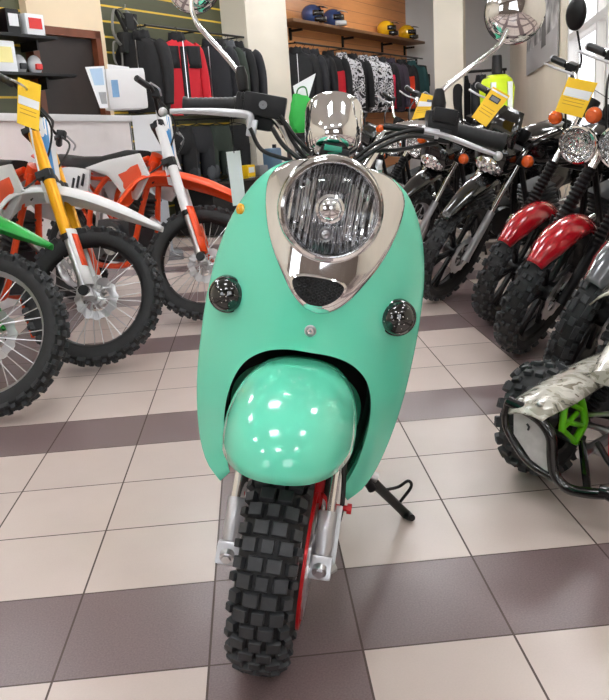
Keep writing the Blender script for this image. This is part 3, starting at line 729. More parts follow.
def dirt_bike(label, contact, heading, steer, lean, R=.33, fork_col=None, low_col=None, fender=white, shroud=white, frame_col=None, guard=None, plate_col=white, stripe=redprint, disc=.12, group=None, fl=1.0):
    t = thing('dirt_bike', label, 'dirt bike', (contact[0], contact[1], 0), (-RAD(lean), 0, RAD(heading)))
    rake = RAD(27); X, ax = steer_matrix((-.04, 0, R), rake, RAD(steer))
    rim = R-.085
    wheel(t, 'front_wheel', (0, 0, R), R, .088, rim, X, 'spoke', steel if guard != 'dark' else blackm, tyre_offroad, .055, disc*.85, silver, n=52)
    wheel(t, 'rear_wheel', (-1.26, 0, R-.02), R-.02, .11, R-.115, None, 'spoke', steel, tyre_offroad, -.06, .1, silver)
    for sg in (-1, 1):
        b = V((0, sg*.098, R))
        lg = MB().tube([b-ax*.02, b+ax*.30], .021, 16).tube([b-ax*.03+V((.0, 0, 0)), b+ax*.05], .027, 14).build('fork_slider', steel, t, X)
        MB().tube([b+ax*.27, b+ax*.285, b+ax*.82], [.030, .0275, .0275], 20).build('outer_tube', fork_col, lg, X)
        for h0, h1 in ((.255, .28), (.80, .83), (.55, .60)): MB().tube([b+ax*h0, b+ax*h1], .031, 20).build('fork_collar', blackp, lg, X)
        g = MB().loft([[b+ax*h+V((cos(a)*.036+.008, sg*.0+sin(a)*.034, cos(a)*.01)) for a in [(-1.5+3.0*i/10) for i in range(11)]] for h in (.03, .09, .16, .24, .30)], cap=False, closed=False)
        go_ = g.build('fork_guard', low_col, lg, X, solid=.004)
        MB().loft([[b+ax*h+V((cos(a)*.0385+.008, sin(a)*.0365, cos(a)*.01)) for a in [(-1.0+2.0*i/8) for i in range(9)]] for h in (.12, .17, .22, .275)], cap=False, closed=False).build('guard_decal', stripe, lg, X, solid=.001)
        MB().cyl((0, sg*.10, R), (0, sg*.135, R), .024, 14).build('axle_lug', blackp, lg, X)
    c1 = V((0, 0, R))+ax*.575; c2 = V((0, 0, R))+ax*.80
    MB().box(c1+V((-.015, 0, 0)), (.07, .26, .035), b=.008, ry=-rake).box(c2+V((-.015, 0, 0)), (.07, .25, .03), b=.008, ry=-rake).build('triple_clamp', blackp, t, X)
    # bars
    hz = c2.z+.08; hx = c2.x-.03
    hb = MB().tube([(hx-.05, -.39, hz+.05), (hx, -.27, hz+.06), (hx+.02, -.15, hz-.01), (hx+.02, 0, hz-.01), (hx+.02, .15, hz-.01), (hx, .27, hz+.06), (hx-.05, .39, hz+.05)], .011, 10, k=5).tube([(hx+.005, -.20, hz+.035), (hx+.005, .20, hz+.035)], .007, 8).build('handlebar', blackp, t, X)
    for sg in (-1, 1):
        MB().tube([(hx-.015, sg*.29, hz+.06), (hx-.05, sg*.39, hz+.05)], .017, 12).build('grip', dgrey, hb, X)
        MB().tube([(hx+.05, sg*.24, hz+.04), (hx+.06, sg*.33, hz+.035), (hx+.03, sg*.40, hz+.03)], .005, 8, k=3).build('lever', silver, hb, X)
        MB().box((hx+.02, sg*.235, hz+.045), (.045, .035, .04), b=.008).build('lever_perch', blackp, hb, X)
        MB().tube([(hx+.03, sg*.22, hz+.03), (hx+.12, sg*.12, hz-.06), (hx+.08, sg*.05, hz-.25), (hx+.0, sg*.06, hz-.36)], .005, 7, k=6).build('cable', cablem, hb, X)
    MB().box((hx+.02, 0, hz+.03), (.05, .17, .05), b=.02).build('bar_pad', blackp, hb, X)
    # front number plate
    o = c2+V((.075, 0, -.09))
    np_ = MB().loft([[o+V((.01, y*w_*1.25, z*1.5))-V((abs(y)**2*.06+z*.5, 0, 0)) for y in [-1+.2*i for i in range(11)]] for z, w_ in ((.13, .085), (.07, .105), (-.02, .10), (-.10, .075), (-.15, .05))], cap=False, closed=False).build('number_plate', plate_col, t, X, solid=.005)
    MB().loft([[o+V((.015, y*w_*1.25, z*1.5))-V((abs(y)**2*.06+z*.5, 0, 0)) for y in [-.95+.2*i for i in range(4)]] for z, w_ in ((.12, .08), (.05, .10), (-.03, .095), (-.10, .07))], cap=False, closed=False).build('plate_decal', blueink, np_, X, solid=.001)
    # front mudguard
    bf = c1+V((0, 0, -.03))
    fe = blade([(bf.x-.30, bf.z-.23), (bf.x-.20, bf.z-.05), (bf.x-.04, bf.z+.012), (bf.x+.16*fl, bf.z+.0), (bf.x+.35*fl, bf.z-.05*fl), (bf.x+.54*fl, bf.z-.125*fl)], [.11, .14, .165, .16, .135, .05], crown=.36).build('front_fender', fender, t, X, solid=.006)
    blade([(bf.x+.06*fl, bf.z+.011), (bf.x+.20*fl, bf.z-.004), (bf.x+.37*fl, bf.z-.054*fl)], [.05, .055, .03], crown=.1).build('fender_decal', stripe, fe, X, solid=.002)
    # chassis
    hd = V((-.40, 0, .92)); fr = MB()
    fr.tube([hd, (-.44, 0, .86)], .034, 14)
    for sg in (-1, 1):
        fr.tube([(-.40, sg*.02, .88), (-.46, sg*.05, .66), (-.52, sg*.09, .36), (-.58, sg*.10, .28), (-.86, sg*.10, .27), (-.93, sg*.10, .34), (-.95, sg*.09, .60), (-.80, sg*.06, .80), (-.44, sg*.03, .90)], .017, 10, k=5)
        fr.tube([(-.82, sg*.06, .79), (-1.15, sg*.08, .80), (-1.40, sg*.06, .86)], .011, 8, k=3)
        fr.tube([(-.94, sg*.09, .50), (-1.25, sg*.07, .80)], .010, 8)
    fr.build('frame', frame_col, t)
    MB().tube([(-.90, .085, .38), (-1.27, .085, R-.02)], [.03, .022], 10).tube([(-.90, -.085, .38), (-1.27, -.085, R-.02)], [.03, .022], 10).build('swingarm', silver, t)
    en = MB().box((-.70, 0, .42), (.34, .22, .26), b=.05).cyl((-.66, -.14, .42), (-.66, .14, .42), .11, 24).cyl((-.82, -.13, .40), (-.82, .13, .40), .09, 20).build('engine', pbr('engine_dark_grey', S(74, 75, 78), .4, .7), t)
    MB().cyl((-.66, -.15, .42), (-.66, .15, .42), .085, 24).build('engine_cover', alu, en)
    fn_ = MB()
    for i in range(7): fn_.box((-.585+.012*i, 0, .53+.026*i), (.13, .15, .012), b=.003, ry=.35)
    fn_.build('cylinder_fins', dgrey, en)
    MB().tube([(-.50, .03, .56), (-.42, .08, .46), (-.50, .12, .30), (-.75, .13, .27), (-.95, .13, .50), (-1.10, .13, .68)], .02, 10, k=5).build('exhaust_pipe', steel, t)
    MB().tube([(-1.05, .135, .64), (-1.10, .14, .68), (-1.45, .15, .78), (-1.48, .15, .79)], [.03, .048, .05, .035], 16).build('silencer', steel, t)
    MB().tube([(-.98, 0, .42), (-1.0, 0, .50), (-.97, 0, .74)], .022, 10).build('shock', steel, t)
    # bodywork
    for sg in (-1, 1):
        y = sg*.13
        p = plate([(-.40, .92), (-.31, .80), (-.42, .66), (-.54, .68), (-.70, .80), (-.95, .85), (-.72, .89)], y, .012, .012, k=1).build('radiator_shroud', shroud, t)
        plate([(-.40, .86), (-.36, .80), (-.44, .71), (-.52, .72), (-.62, .81)], y+sg*.010, .004, .003, k=1).build('shroud_decal', stripe, p)
        p = plate([(-.90, .84), (-.94, .68), (-1.02, .60), (-1.20, .66), (-1.32, .80), (-1.18, .86)], sg*.125, .012, .014).build('side_panel', white, t)
        dk = MB()
        for i in range(3): dk.box((-1.06+.055*i, sg*.142, .755+.012*i), (.018, .006, .075), ry=.35)
        dk.build('panel_lettering', inkm, p)
    MB().loft([rrect2((x), w_, z0, z1) for x, w_, z0, z1 in ((-.52, .05, .90, .95), (-.62, .085, .87, .955), (-.85, .105, .84, .925), (-1.10, .11, .84, .93), (-1.36, .08, .88, .955), (-1.42, .05, .90, .955))]).build('seat', seatm, t)
    blade([(-1.18, .87), (-1.40, .90), (-1.60, .95), (-1.74, .97)], [.17, .17, .14, .08]).build('rear_fender', fender, t, solid=.006)
    MB().tube([(-.78, .13, .29), (-.80, .22, .02)], .010, 8).box((-.80, .225, .008), (.07, .05, .012), b=.004).build('side_stand', frame_col, t)
    return t, X, V((hx, 0, hz))
def rrect2(f, w, z0, z1, e=.55, n=20):
    return [V((f, w*sgnpow(cos(2*pi*i/n), e), (z0+z1)/2+(z1-z0)/2*sgnpow(sin(2*pi*i/n), e))) for i in range(n)]
greenfork = pbr('fork_dark_green', S(30, 80, 46), .3)
orange_red = pbr('orange_red_decal', S(236, 82, 40), .35)
B0 = dirt_bike('dirt bike with a bright green front mudguard cut off by the left picture edge', (-.645, 1.63), -44, 38, 8, fl=.86, fork_col=greenfork, low_col=green, fender=green, shroud=green, frame_col=blackm, stripe=white, plate_col=white)
B1 = dirt_bike('dirt bike with yellow fork tubes and a white front mudguard striped orange', (-.35, 2.25), -42, 38, 8, fork_col=yellow, low_col=white, fender=white, shroud=white, frame_col=orange_fr, guard='dark', stripe=orange_red)
B2 = dirt_bike('dirt bike with white fork tubes and an orange front mudguard beside the scooter', (.12, 3.02), -46, 42, 8, fork_col=white, low_col=orange, fender=orange, shroud=white, frame_col=orange_fr, guard='dark', stripe=orange_red)

# ================================================================ STREET MOTORCYCLES
def motorcycle(label, contact, heading=197, steer=30, lean=13, R=.30, body=red, fend='low', fmat=None, cast=True, tyrefn=None, head='round', gaiter=True, tw=.095, detail=True, bar_z=1.03, mir=True, tankm=None, amberz=.86, indicator=True):
    t = thing('motorcycle', label, 'motorcycle', (contact[0], contact[1], 0), (-RAD(lean), 0, RAD(heading)))
    rake = RAD(27); X, ax = steer_matrix((-.03, 0, R), rake, RAD(steer)); fmat = fmat or body; tankm = tankm or body
    rim = R-.07; tk = dict(n=50, k=.010) if tyrefn is tyre_offroad else {}
    wheel(t, 'front_wheel', (0, 0, R), R, tw, rim, X, 'cast' if cast else 'spoke', blackm if cast else steel, tyrefn or tyre_street, .06, .11, blackm if cast else alu, **tk)
    wheel(t, 'rear_wheel', (-1.28, 0, R), R, tw*1.2, rim, None, 'cast' if cast else 'spoke', blackm if cast else steel, tyrefn or tyre_street, -.05, .09, blackm if cast else alu, **tk)
    Lf = .74 if fend == 'low' else .64
    for sg in (-1, 1):
        b = V((0, sg*.088, R))
        lg = MB().tube([b-ax*.02, b+ax*.02, b+ax*.28], [.024, .021, .021], 14).build('fork_slider', silver if not gaiter else blackp, t, X)
        MB().tube([b+ax*.27, b+ax*Lf], .0155, 12).build('fork_tube', chrome, lg, X)
        if gaiter:
            n = 27; MB().tube([b+ax*(.24+.27*i/n) for i in range(n+1)], [.030 if i % 2 else .023 for i in range(n+1)], 14).build('gaiter', blackp, lg, X, ang=20)
    c1 = V((0, 0, R))+ax*(Lf-.07); c2 = V((0, 0, R))+ax*(Lf+.02)
    MB().box(c1, (.06, .22, .04), b=.01, ry=-rake).box(c2, (.05, .21, .03), b=.008, ry=-rake).build('triple_clamp', blackp, t, X)
    # mudguard
    if fend == 'low':
        Rf = R+.035; a0, a1 = -48, 92
        fe = blade([(Rf*sin(RAD(-a)), R+Rf*cos(RAD(a))) for a in [a0+(a1-a0)*i/8 for i in range(9)]], [.07, .115, .13, .13, .13, .13, .13, .125, .11], crown=.34).build('front_fender', fmat, t, X, solid=.004)
        for sg in (-1, 1): MB().tube([(-.02, sg*.085, R+.22), (-.02, sg*.09, R+Rf*.9)], .006, 6).build('fender_stay', blackp, fe, X)
    else:
        b0 = V((0, 0, R))+ax*.47
        fe = blade([(b0.x-.22, b0.z-.20), (b0.x-.12, b0.z-.03), (b0.x+.03, b0.z+.015), (b0.x+.22, b0.z-.02), (b0.x+.45, b0.z-.14)], [.10, .13, .14, .13, .06]).build('front_fender', fmat, t, X, solid=.005)
    # headlight
    hc = c1+V((.10, 0, -.01 if head == 'round' else .02))
    if head == 'round':
        F = frame(hc, (1, 0, -.05)); r = .088
        hs = MB().lathe([(.001, -.10), (.04, -.095), (.07, -.06), (r-.002, -.01), (r-.002, .0)], F, 32).build('headlight', blackp if body is not red else chrome, t, X)
        MB().lathe([(r, -.012), (r+.004, 0), (r, .012), (r-.008, .014), (r-.010, .004)], F, 40).build('headlight_rim', chrome, hs, X)
        MB().lathe([(r-.010, .004), (r*.75, -.025), (r*.4, -.05), (.001, -.056)], F, 36).build('headlight_reflector', facet, hs, X)
        MB().lathe([(.001, -.015), (.017, -.018), (.019, -.03), (.012, -.05)], F, 16).build('bulb_cap', chrome, hs, X)
        MB().lathe([(.001, .028), (r*.5, .024), (r*.85, .014), (r-.008, .008)], F, 36).build('headlight_lens', lens, hs, X)
    else:
        hs = MB().loft([[hc+V((x, y*w_, z*h_)) for y, z in [(cos(a), sin(a)) for a in [2*pi*i/20 for i in range(20)]]] for x, w_, h_ in ((-.06, .07, .06), (.0, .115, .11), (.05, .105, .10), (.075, .07, .075))]).build('headlight', blackg, t, X)
        MB().ball(hc+V((.05, 0, -.035)), (.045, .088, .055), 20).build('headlight_lens', facet, hs, X)
        MB().loft([[hc+V((x, y*w_, .09+z)) for y in (-1, -.5, 0, .5, 1)] for x, w_, z in ((.06, .10, 0), (.02, .09, .09), (-.03, .06, .16))], cap=False, closed=False).build('fairing_screen', blackg, hs, X, solid=.004)
    for sg in (-1, 1):
        if indicator:
            q = c1+V((.06, sg*.16, .05)); s_ = MB().tube([c1+V((.02, sg*.10, .04)), q], .008, 8).lathe([(.012, -.03), (.030, -.01), (.032, .004)], frame(q, (1, 0, 0)), 20).build('turn_signal', blackp, t, X)
            MB().lathe([(.032, .002), (.031, .018), (.022, .032), (.001, .037)], frame(q, (1, 0, 0)), 24).build('amber_lens', amber, s_, X)
    # instruments
    for sg in (-1, 1):
        q = c2+V((.04, sg*.055, .05)); g = MB().lathe([(.03, -.03), (.04, 0), (.042, .03), (.040, .036), (.036, .036)], frame(q, (-.5, 0, 1)), 24).build('gauge', blackp, t, X)
        MB().lathe([(.037, .030), (.001, .031)], frame(q, (-.5, 0, 1)), 20).build('dial', dgrey, g, X)
    # bars
    hx, hz = c2.x-.02, c2.z+.05
    hb = MB().tube([(hx-.14, -.36, hz+.08), (hx-.05, -.24, hz+.10), (hx+.03, -.10, hz+.0), (hx+.03, .10, hz+.0), (hx-.05, .24, hz+.10), (hx-.14, .36, hz+.08)], .011, 10, k=6).build('handlebar', chrome if cast else blackp, t, X)
    for sg in (-1, 1):
        MB().tube([(hx-.075, sg*.275, hz+.096), (hx-.14, sg*.375, hz+.08)], .017, 12).build('grip', blackp, hb, X)
        MB().lathe([(.018, 0), (.018, .01), (.012, .014), (.001, .014)], frame((hx-.14, sg*.375, hz+.08), (-.5, sg*.9, -.1)), 12).build('bar_end', silver, hb, X)
        MB().box((hx-.05, sg*.235, hz+.097), (.05, .05, .05), b=.01).build('switch_housing', blackp, hb, X)
        MB().tube([(hx, sg*.20, hz+.09), (hx+.0, sg*.28, hz+.085), (hx-.06, sg*.38, hz+.07)], .006, 8, k=4).build('lever', blackp if sg > 0 else silver, hb, X)
        MB().tube([(hx-.01, sg*.21, hz+.08), (hx+.12, sg*.15, hz+.02), (hx+.10, sg*.06, hz-.20), (hx-.04, sg*.05, hz-.30)], .005, 7, k=6).build('cable', cablem, hb, X)
        if mir:
            ms = MB().tube([(hx-.05, sg*.20, hz+.11), (hx-.045, sg*.21, hz+.16), (hx-.04, sg*.27, hz+.26)], .005, 8, k=5).build('mirror', blackp, t, X)
            o = V((hx-.035, sg*.30, hz+.325))
            MB().loft([[o+V((x, y*w_*cos(a)-sg*.0+.35*sg*w_*sin(a)*.5, w_*1.45*sin(a))) for a, y in [(2*pi*i/24, 1) for i in range(24)]] for x, w_ in ((.026, .012), (.022, .034), (.008, .047), (-.004, .049), (-.006, .045))]).build('mirror_housing', blackp, ms, X)
    # chassis
    fr = MB().tube([(-.34, 0, .84), (-.40, 0, .74)], .034, 12)
    for sg in (-1, 1):
        fr.tube([(-.36, sg*.02, .78), (-.46, sg*.09, .36), (-.52, sg*.11, .27), (-.86, sg*.11, .26), (-.96, sg*.10, .40), (-.92, sg*.10, .66), (-.66, sg*.05, .74), (-.36, sg*.03, .80)], .016, 9, k=4)
        fr.tube([(-.90, sg*.10, .66), (-1.50, sg*.11, .74)], .012, 8).tube([(-.98, sg*.11, .45), (-1.28, sg*.11, R)], .018, 8)
        MB().tube([(-1.26, sg*.13, R+.02), (-1.20, sg*.13, .70)], .012, 8).tube([(-1.25+.05*i/20, sg*.13, .34+.32*i/20) for i in range(21)], [.03 if i % 2 else .022 for i in range(21)], 10).build('rear_shock', steel, t)
    fr.build('frame', blackm, t)
    en = MB().box((-.70, 0, .37), (.32, .20, .20), b=.04).cyl((-.68, -.14, .36), (-.68, .14, .36), .10, 20).cyl((-.82, -.13, .36), (-.82, .13, .36), .08, 18).build('engine', alu if body is red else blackm, t)
    fn_ = MB()
    for i in range(8): fn_.box((-.57+.01*i, 0, .46+.024*i), (.15, .17, .011), b=.003, ry=.3)
    fn_.build('cylinder_fins', dgrey, en)
    MB().tube([(-.50, -.03, .50), (-.42, -.08, .40), (-.50, -.13, .24), (-.80, -.15, .22), (-1.05, -.16, .27), (-1.6, -.17, .36)], [.02, .02, .02, .022, .042, .046], 12, k=4).build('exhaust', chrome, t)
    MB().loft([rrect2(x, w_, z0, z1, .75) for x, w_, z0, z1 in ((-.34, .05, .80, .90), (-.42, .12, .76, .95), (-.58, .145, .74, .98), (-.74, .12, .74, .93), (-.84, .07, .75, .87))]).build('tank', tankm, t)
    MB().loft([rrect2(x, w_, z0, z1) for x, w_, z0, z1 in ((-.80, .06, .78, .86), (-.95, .12, .75, .86), (-1.20, .14, .76, .87), (-1.45, .12, .80, .92), (-1.56, .07, .84, .91))]).build('seat', seatm, t)
    for sg in (-1, 1): plate([(-.84, .70), (-.86, .56), (-1.0, .50), (-1.14, .60), (-1.12, .72), (-.95, .76)], sg*.13, .012, .02).build('side_panel', blackg, t)
    blade([(-1.0, .70), (-1.30, .68), (-1.50, .62), (-1.66, .48)], [.16, .16, .16, .12]).build('rear_fender', blackp, t, solid=.005)
    MB().box((-1.60, 0, .70), (.05, .12, .07), b=.015).build('tail_light', redm, t)
    MB().tube([(-.76, .13, .27), (-.80, .24, .03), (-.79, .26, .012)], .010, 8).box((-.79, .265, .007), (.06, .045, .012), b=.004).build('side_stand', blackm, t)
    MB().tube([(-.70, -.11, .28), (-.70, -.24, .28)], .011, 8).tube([(-.70, .11, .28), (-.70, .24, .28)], .011, 8).build('footrest', blackp, t)
    return t, X, V((hx, 0, hz))
gun = pbr('grey_metallic_paint', S(92, 94, 98), .2, .4, 1)
dblue = pbr('dark_blue_paint', S(20, 26, 48), .18, 0, 1)
M0 = motorcycle('motorcycle with a dark grey front mudguard, nearest on the right behind the quad bike', (1.645, 1.45), body=gun, mir=False)
M1 = motorcycle('motorcycle with a shiny red mudguard, its round headlight cut by the right edge', (1.61, 1.90), tyrefn=tyre_offroad, tankm=blackg, mir=False)
M2 = motorcycle('motorcycle with a shiny red mudguard and whole round headlight under a large yellow tag', (1.68, 2.48), tyrefn=tyre_offroad, tankm=blackg)
M3 = motorcycle('black enduro motorcycle with silver fork sliders and knobbly front tyre right of the scooter', (1.52, 3.05), body=blackg, fend='high', cast=True, tyrefn=tyre_offroad, gaiter=False, R=.31, head='fairing', mir=False)
M4 = motorcycle('black motorcycle with a white lamp under a fairing behind the scooter handlebar grip', (1.40, 3.85), body=blackg, fend='high', cast=False, tyrefn=tyre_offroad, gaiter=False, R=.31, head='fairing', mir=False)
M5 = motorcycle('black motorcycle with a round headlight, third from the back of the right row', (1.36, 4.50), body=blackg, fend='low', mir=False)
M6 = motorcycle('dark blue motorcycle with a dark mudguard second from the back of the right row', (1.30, 5.15), body=dblue, fend='low', mir=False)
M7 = motorcycle('black motorcycle with a fairing at the back end of the right row', (1.22, 5.80), body=blackg, fend='high', cast=False, tyrefn=tyre_offroad, head='fairing', mir=False)

# ================================================================ QUAD BIKE (front right corner)
QR = V((1.423, .490, 0)); QH = RAD(222)
qd = thing('quad_bike', 'small quad bike with camouflage mudguards and a black tube bumper', 'quad bike', QR, (0, 0, QH))
QM = Matrix.Translation(QR) @ Matrix.Rotation(QH, 4, 'Z'); QI = QM.inverted()
def QL(px, py, f=None, l=None):
    o = QI @ CAM; q = QI.to_3x3() @ ray(px, py)
    return o+q*((f-o.x)/q.x) if f is not None else o+q*((l-o.y)/q.y)
camo = m_camo('camouflage_plastic', [S(86, 84, 74), S(150, 146, 132), S(188, 184, 172), S(212, 208, 198), S(120, 112, 96)], 16, .25, .6)
for x, sg in ((0, -1), (0, 1), (-.62, -1), (-.62, 1)):
    c = (x, sg*.30, .165)
    wq = rim_mb(c, .085, .11).build('front_wheel' if x == 0 else 'rear_wheel', blackp, qd)
    tyre_offroad(c, .163, .135, .085, n=34, k=.011).build('tyre', [rubber, rubber_new], wq, None, ang=30)
    MB().lathe([(.082, .0), (.05, .01), (.03, .03*1), (.001, .03)], Matrix.Translation(V(c)) @ YF, 24).lathe([(.082, .0), (.05, -.01), (.001, -.02)], Matrix.Translation(V(c)) @ YF, 24).build('wheel_disc', blackm, wq)
BF = .27
bpts = [QL(x, y, BF) for x, y in ((508, 401), (524, 409), (541, 421), (551, 437), (552, 456), (555, 474), (567, 488), (588, 493), (612, 494))]
top = [QL(508, 401, BF), QL(505, 418, BF), QL(509, 434, BF), QL(528, 462, BF), QL(556, 480, BF)]
mirr = lambda p: V((p.x, -p.y, p.z))
bm_ = MB().tube(bpts+[mirr(p) for p in reversed(bpts)], .0135, 14, k=6).build('bumper', blackg, qd)
MB().tube(top, .0085, 10, k=6).build('bumper_edge', blackg, bm_)
MB().tube([mirr(p) for p in top], .0085, 10, k=6).build('bumper_edge', blackg, bm_)
pl = [QL(x, y, BF) for x, y in ((513, 409), (526, 415), (540, 427), (546, 440), (549, 474), (530, 460), (513, 434))]
platem = pbr('scuffed_silver_sheet', S(196, 192, 190), .5, .1, var=.12, vscale=40)
for k, f in enumerate((lambda p: p, mirr)):
    P = [f(p)-V((.006, 0, 0)) for p in pl]
    pp = MB().loft([P, [p+V((.003, 0, 0)) for p in P]]).build('bumper_plate', platem, bm_)
    MB().tube([f(QL(527, 424, BF+.002)), f(QL(529, 427, BF+.004)), f(QL(528, 430, BF+.004))], .003, 6).build('plate_hook', dgrey, bm_)
MB().tube([bpts[-2], V((.10, -.14, .16))], .010, 8).tube([mirr(bpts[-2]), V((.10, .14, .16))], .010, 8).build('bumper_stay', blackg, bm_)
fsp = [QL(x, y, l=-.20) for x, y in ((524, 414), (531, 403), (548, 391), (572, 376), (597, 362), (625, 350))]
def qfender(sg):
    b = blade([(p.x, p.z) for p in fsp], [.09, .12, .14, .145, .15, .16], crown=.16)
    b.v = [V((p.x, p.y+sg*.20, p.z)) for p in b.v]
    return b
for sg in (-1, 1):
    fm = qfender(sg).build('front_fender', camo, qd, solid=.006)
    for dy in (-.025, .025): MB().ball(V((fsp[1].x+.004, sg*.20+dy, fsp[1].z+.003)), .007, 10).build('fender_bolt', steel, fm)
MB().loft([rrect2(x, w_, z0, z1, .8) for x, w_, z0, z1 in ((.20, .08, .36, .40), (.12, .10, .36, .42), (-.05, .12, .38, .48), (-.25, .11, .42, .52), (-.35, .10, .44, .52))]).build('hood', camo, qd)
for sg in (-1, 1):
    fx = (lambda p: p) if sg < 0 else mirr
    ra = [fx(QL(x, y, l=-.165)) for x, y in ((566, 397), (564, 412), (562, 431))]; rb_ = [fx(QL(x, y, l=-.165)) for x, y in ((578, 392), (583, 408), (584, 424), (574, 442))]
    ar = MB().tube(ra, .0095, 10, k=5).tube(rb_, .0105, 10, k=5)
    for (u1, u2), (v1, v2) in (((566, 402), (581, 409)), ((564, 421), (583, 426)), ((563, 428), (577, 413)), ((563, 430), (575, 441))): ar.tube([fx(QL(u1, u2, l=-.165)), fx(QL(v1, v2, l=-.165))], .007, 8)
    ar.build('upper_arm', lime, qd)
    MB().tube([(.04, sg*.26, .15), (.06, sg*.08, .12)], .010, 8).tube([(-.07, sg*.26, .15), (-.09, sg*.08, .12)], .010, 8).build('lower_arm', steel, qd)
    sh = MB().tube([V((-.07, sg*.22, .16)).lerp(V((-.12, sg*.10, .36)), i/40) for i in range(41)], [.024 if i % 2 else .016 for i in range(41)], 12).build('shock', dgrey, qd)
    MB().tube([(.02, sg*.24, .19), (.03, sg*.05, .24)], .007, 8).build('tie_rod', steel, qd)
MB().box((.0, 0, .20), (.14, .12, .07), b=.02).box((.06, -.065, .16), (.05, .03, .09), b=.01).box((.06, .065, .16), (.05, .03, .09), b=.01).build('front_bracket', redm, qd)
MB().tube([(.13, -.13, .14), (-.3, -.12, .12), (-.62, -.10, .16)], .014, 8).tube([(.13, .13, .14), (-.3, .12, .12), (-.62, .10, .16)], .014, 8).tube([(.1, -.1, .36), (-.3, -.09, .42), (-.62, -.09, .36)], .012, 8).tube([(.1, .1, .36), (-.3, .09, .42), (-.62, .09, .36)], .012, 8).build('frame', steel, qd)
MB().box((-.36, 0, .24), (.30, .20, .20), b=.03).build('engine', alu, qd)
MB().loft([rrect2(x, w_, z0, z1) for x, w_, z0, z1 in ((-.30, .07, .46, .52), (-.42, .11, .45, .53), (-.6, .12, .45, .54), (-.75, .08, .48, .54))]).build('seat', seatm, qd)
hbq = MB().tube([(-.34, -.26, .62), (-.30, -.12, .62), (-.28, 0, .56), (-.30, .12, .62), (-.34, .26, .62)], .011, 10, k=5).tube([(-.28, 0, .56), (-.20, 0, .45)], .016, 10).build('handlebar', blackp, qd)
for sg in (-1, 1):
    MB().tube([(-.325, sg*.18, .62), (-.34, sg*.27, .62)], .016, 10).build('grip', blackp, hbq)
    q = blade([(-.42, .44), (-.60, .46), (-.76, .42), (-.84, .34)], [.18, .22, .22, .16]); q.v = [V((p.x, p.y+sg*.28, p.z)) for p in q.v]
    q.build('rear_fender', camo, qd, solid=.006)
    MB().box((-.31, sg*.24, .13), (.24, .14, .02), b=.006).build('footrest', blackp, qd)
MB().tube([(.10, -.10, .17), (.14, -.03, .13), (.13, .06, .16), (.08, .1, .2)], .008, 8, k=5).build('brake_hose', cablem, qd)

# ================================================================ PRICE TAGS hanging from the bikes
def ptag(label, corners, d, hang, band=(.22, .42), black=None):
    P = [at(x, y, d) for x, y in corners]; o = P[0]
    t = thing('price_tag', label, 'tag', o); I = Matrix.Translation(-o)
    n = (P[1]-P[0]).cross(P[3]-P[0]).normalized()
    if n.dot(CAM-o) < 0: n = -n
    def q(u, v): return P[0].lerp(P[1], u).lerp(P[3].lerp(P[2], u), v)
    def slab(u0, u1, v0, v1, h0, h1):
        mb = MB(); a = [q(u0, v0), q(u1, v0), q(u1, v1), q(u0, v1)]
        return mb.loft([[p+n*h0 for p in a], [p+n*h1 for p in a]], M=I)
    c = slab(0, 1, 0, 1, -.001, .001).build('card', tagm, t, smooth=False)
    slab(.04, .96, band[0], band[1], .001, .002).build('white_panel', paper, c, smooth=False)
    for v in (.55, .64, .73): slab(.12, .86, v, v+.02, .001, .0016).build('print_line', pbr('faded_print', S(200, 150, 20), .6), c, smooth=False)
    if black: slab(*black, .002, .004).build('label_frame', inkm, c, smooth=False); slab(black[0]+.06, black[1]-.06, black[2]+.025, black[3]-.025, .004, .005).build('label_insert', grey, c, smooth=False)
    bike, X, b = hang; R_ = Matrix.Translation(bike.location) @ bike.rotation_euler.to_matrix().to_4x4() @ X
    pts = [R_ @ (b+V((.01, y, .05))) for y in (-.3, -.24, -.18, .18, .24, .3)]; top_ = q(.5, .06)
    end = min(pts, key=lambda p: (p-top_).length)
    MB().tube([top_, top_.lerp(end, .5)+V((0, 0, -.015)), end], .0016, 6, k=4, M=I).build('string', cablem, t)
    return t
ptag('yellow tag hanging from the bars of the yellow forked dirt bike', [(18, 77), (41, 85), (39, 131), (17, 123)], 3.45, B1, (.38, .56))
ptag('large yellow tag with white band hanging above the round motorcycle headlight', [(568.5, 77), (597.7, 83), (582, 118), (555, 111)], 3.2, M2, (.28, .52))
ptag('yellow tag with black framed label hanging left of the fluorescent vest', [(493, 86.5), (510, 96), (486, 127), (471.5, 117)], 3.9, M3, (.05, .1), (.2, .75, .2, .36))
ptag('smallest yellow tag, hanging just above the scooter right-hand switch housing', [(422, 93), (435, 96.5), (428, 116.5), (411.5, 120)], 4.5, M4, (.3, .5), (.55, .95, .2, .3))

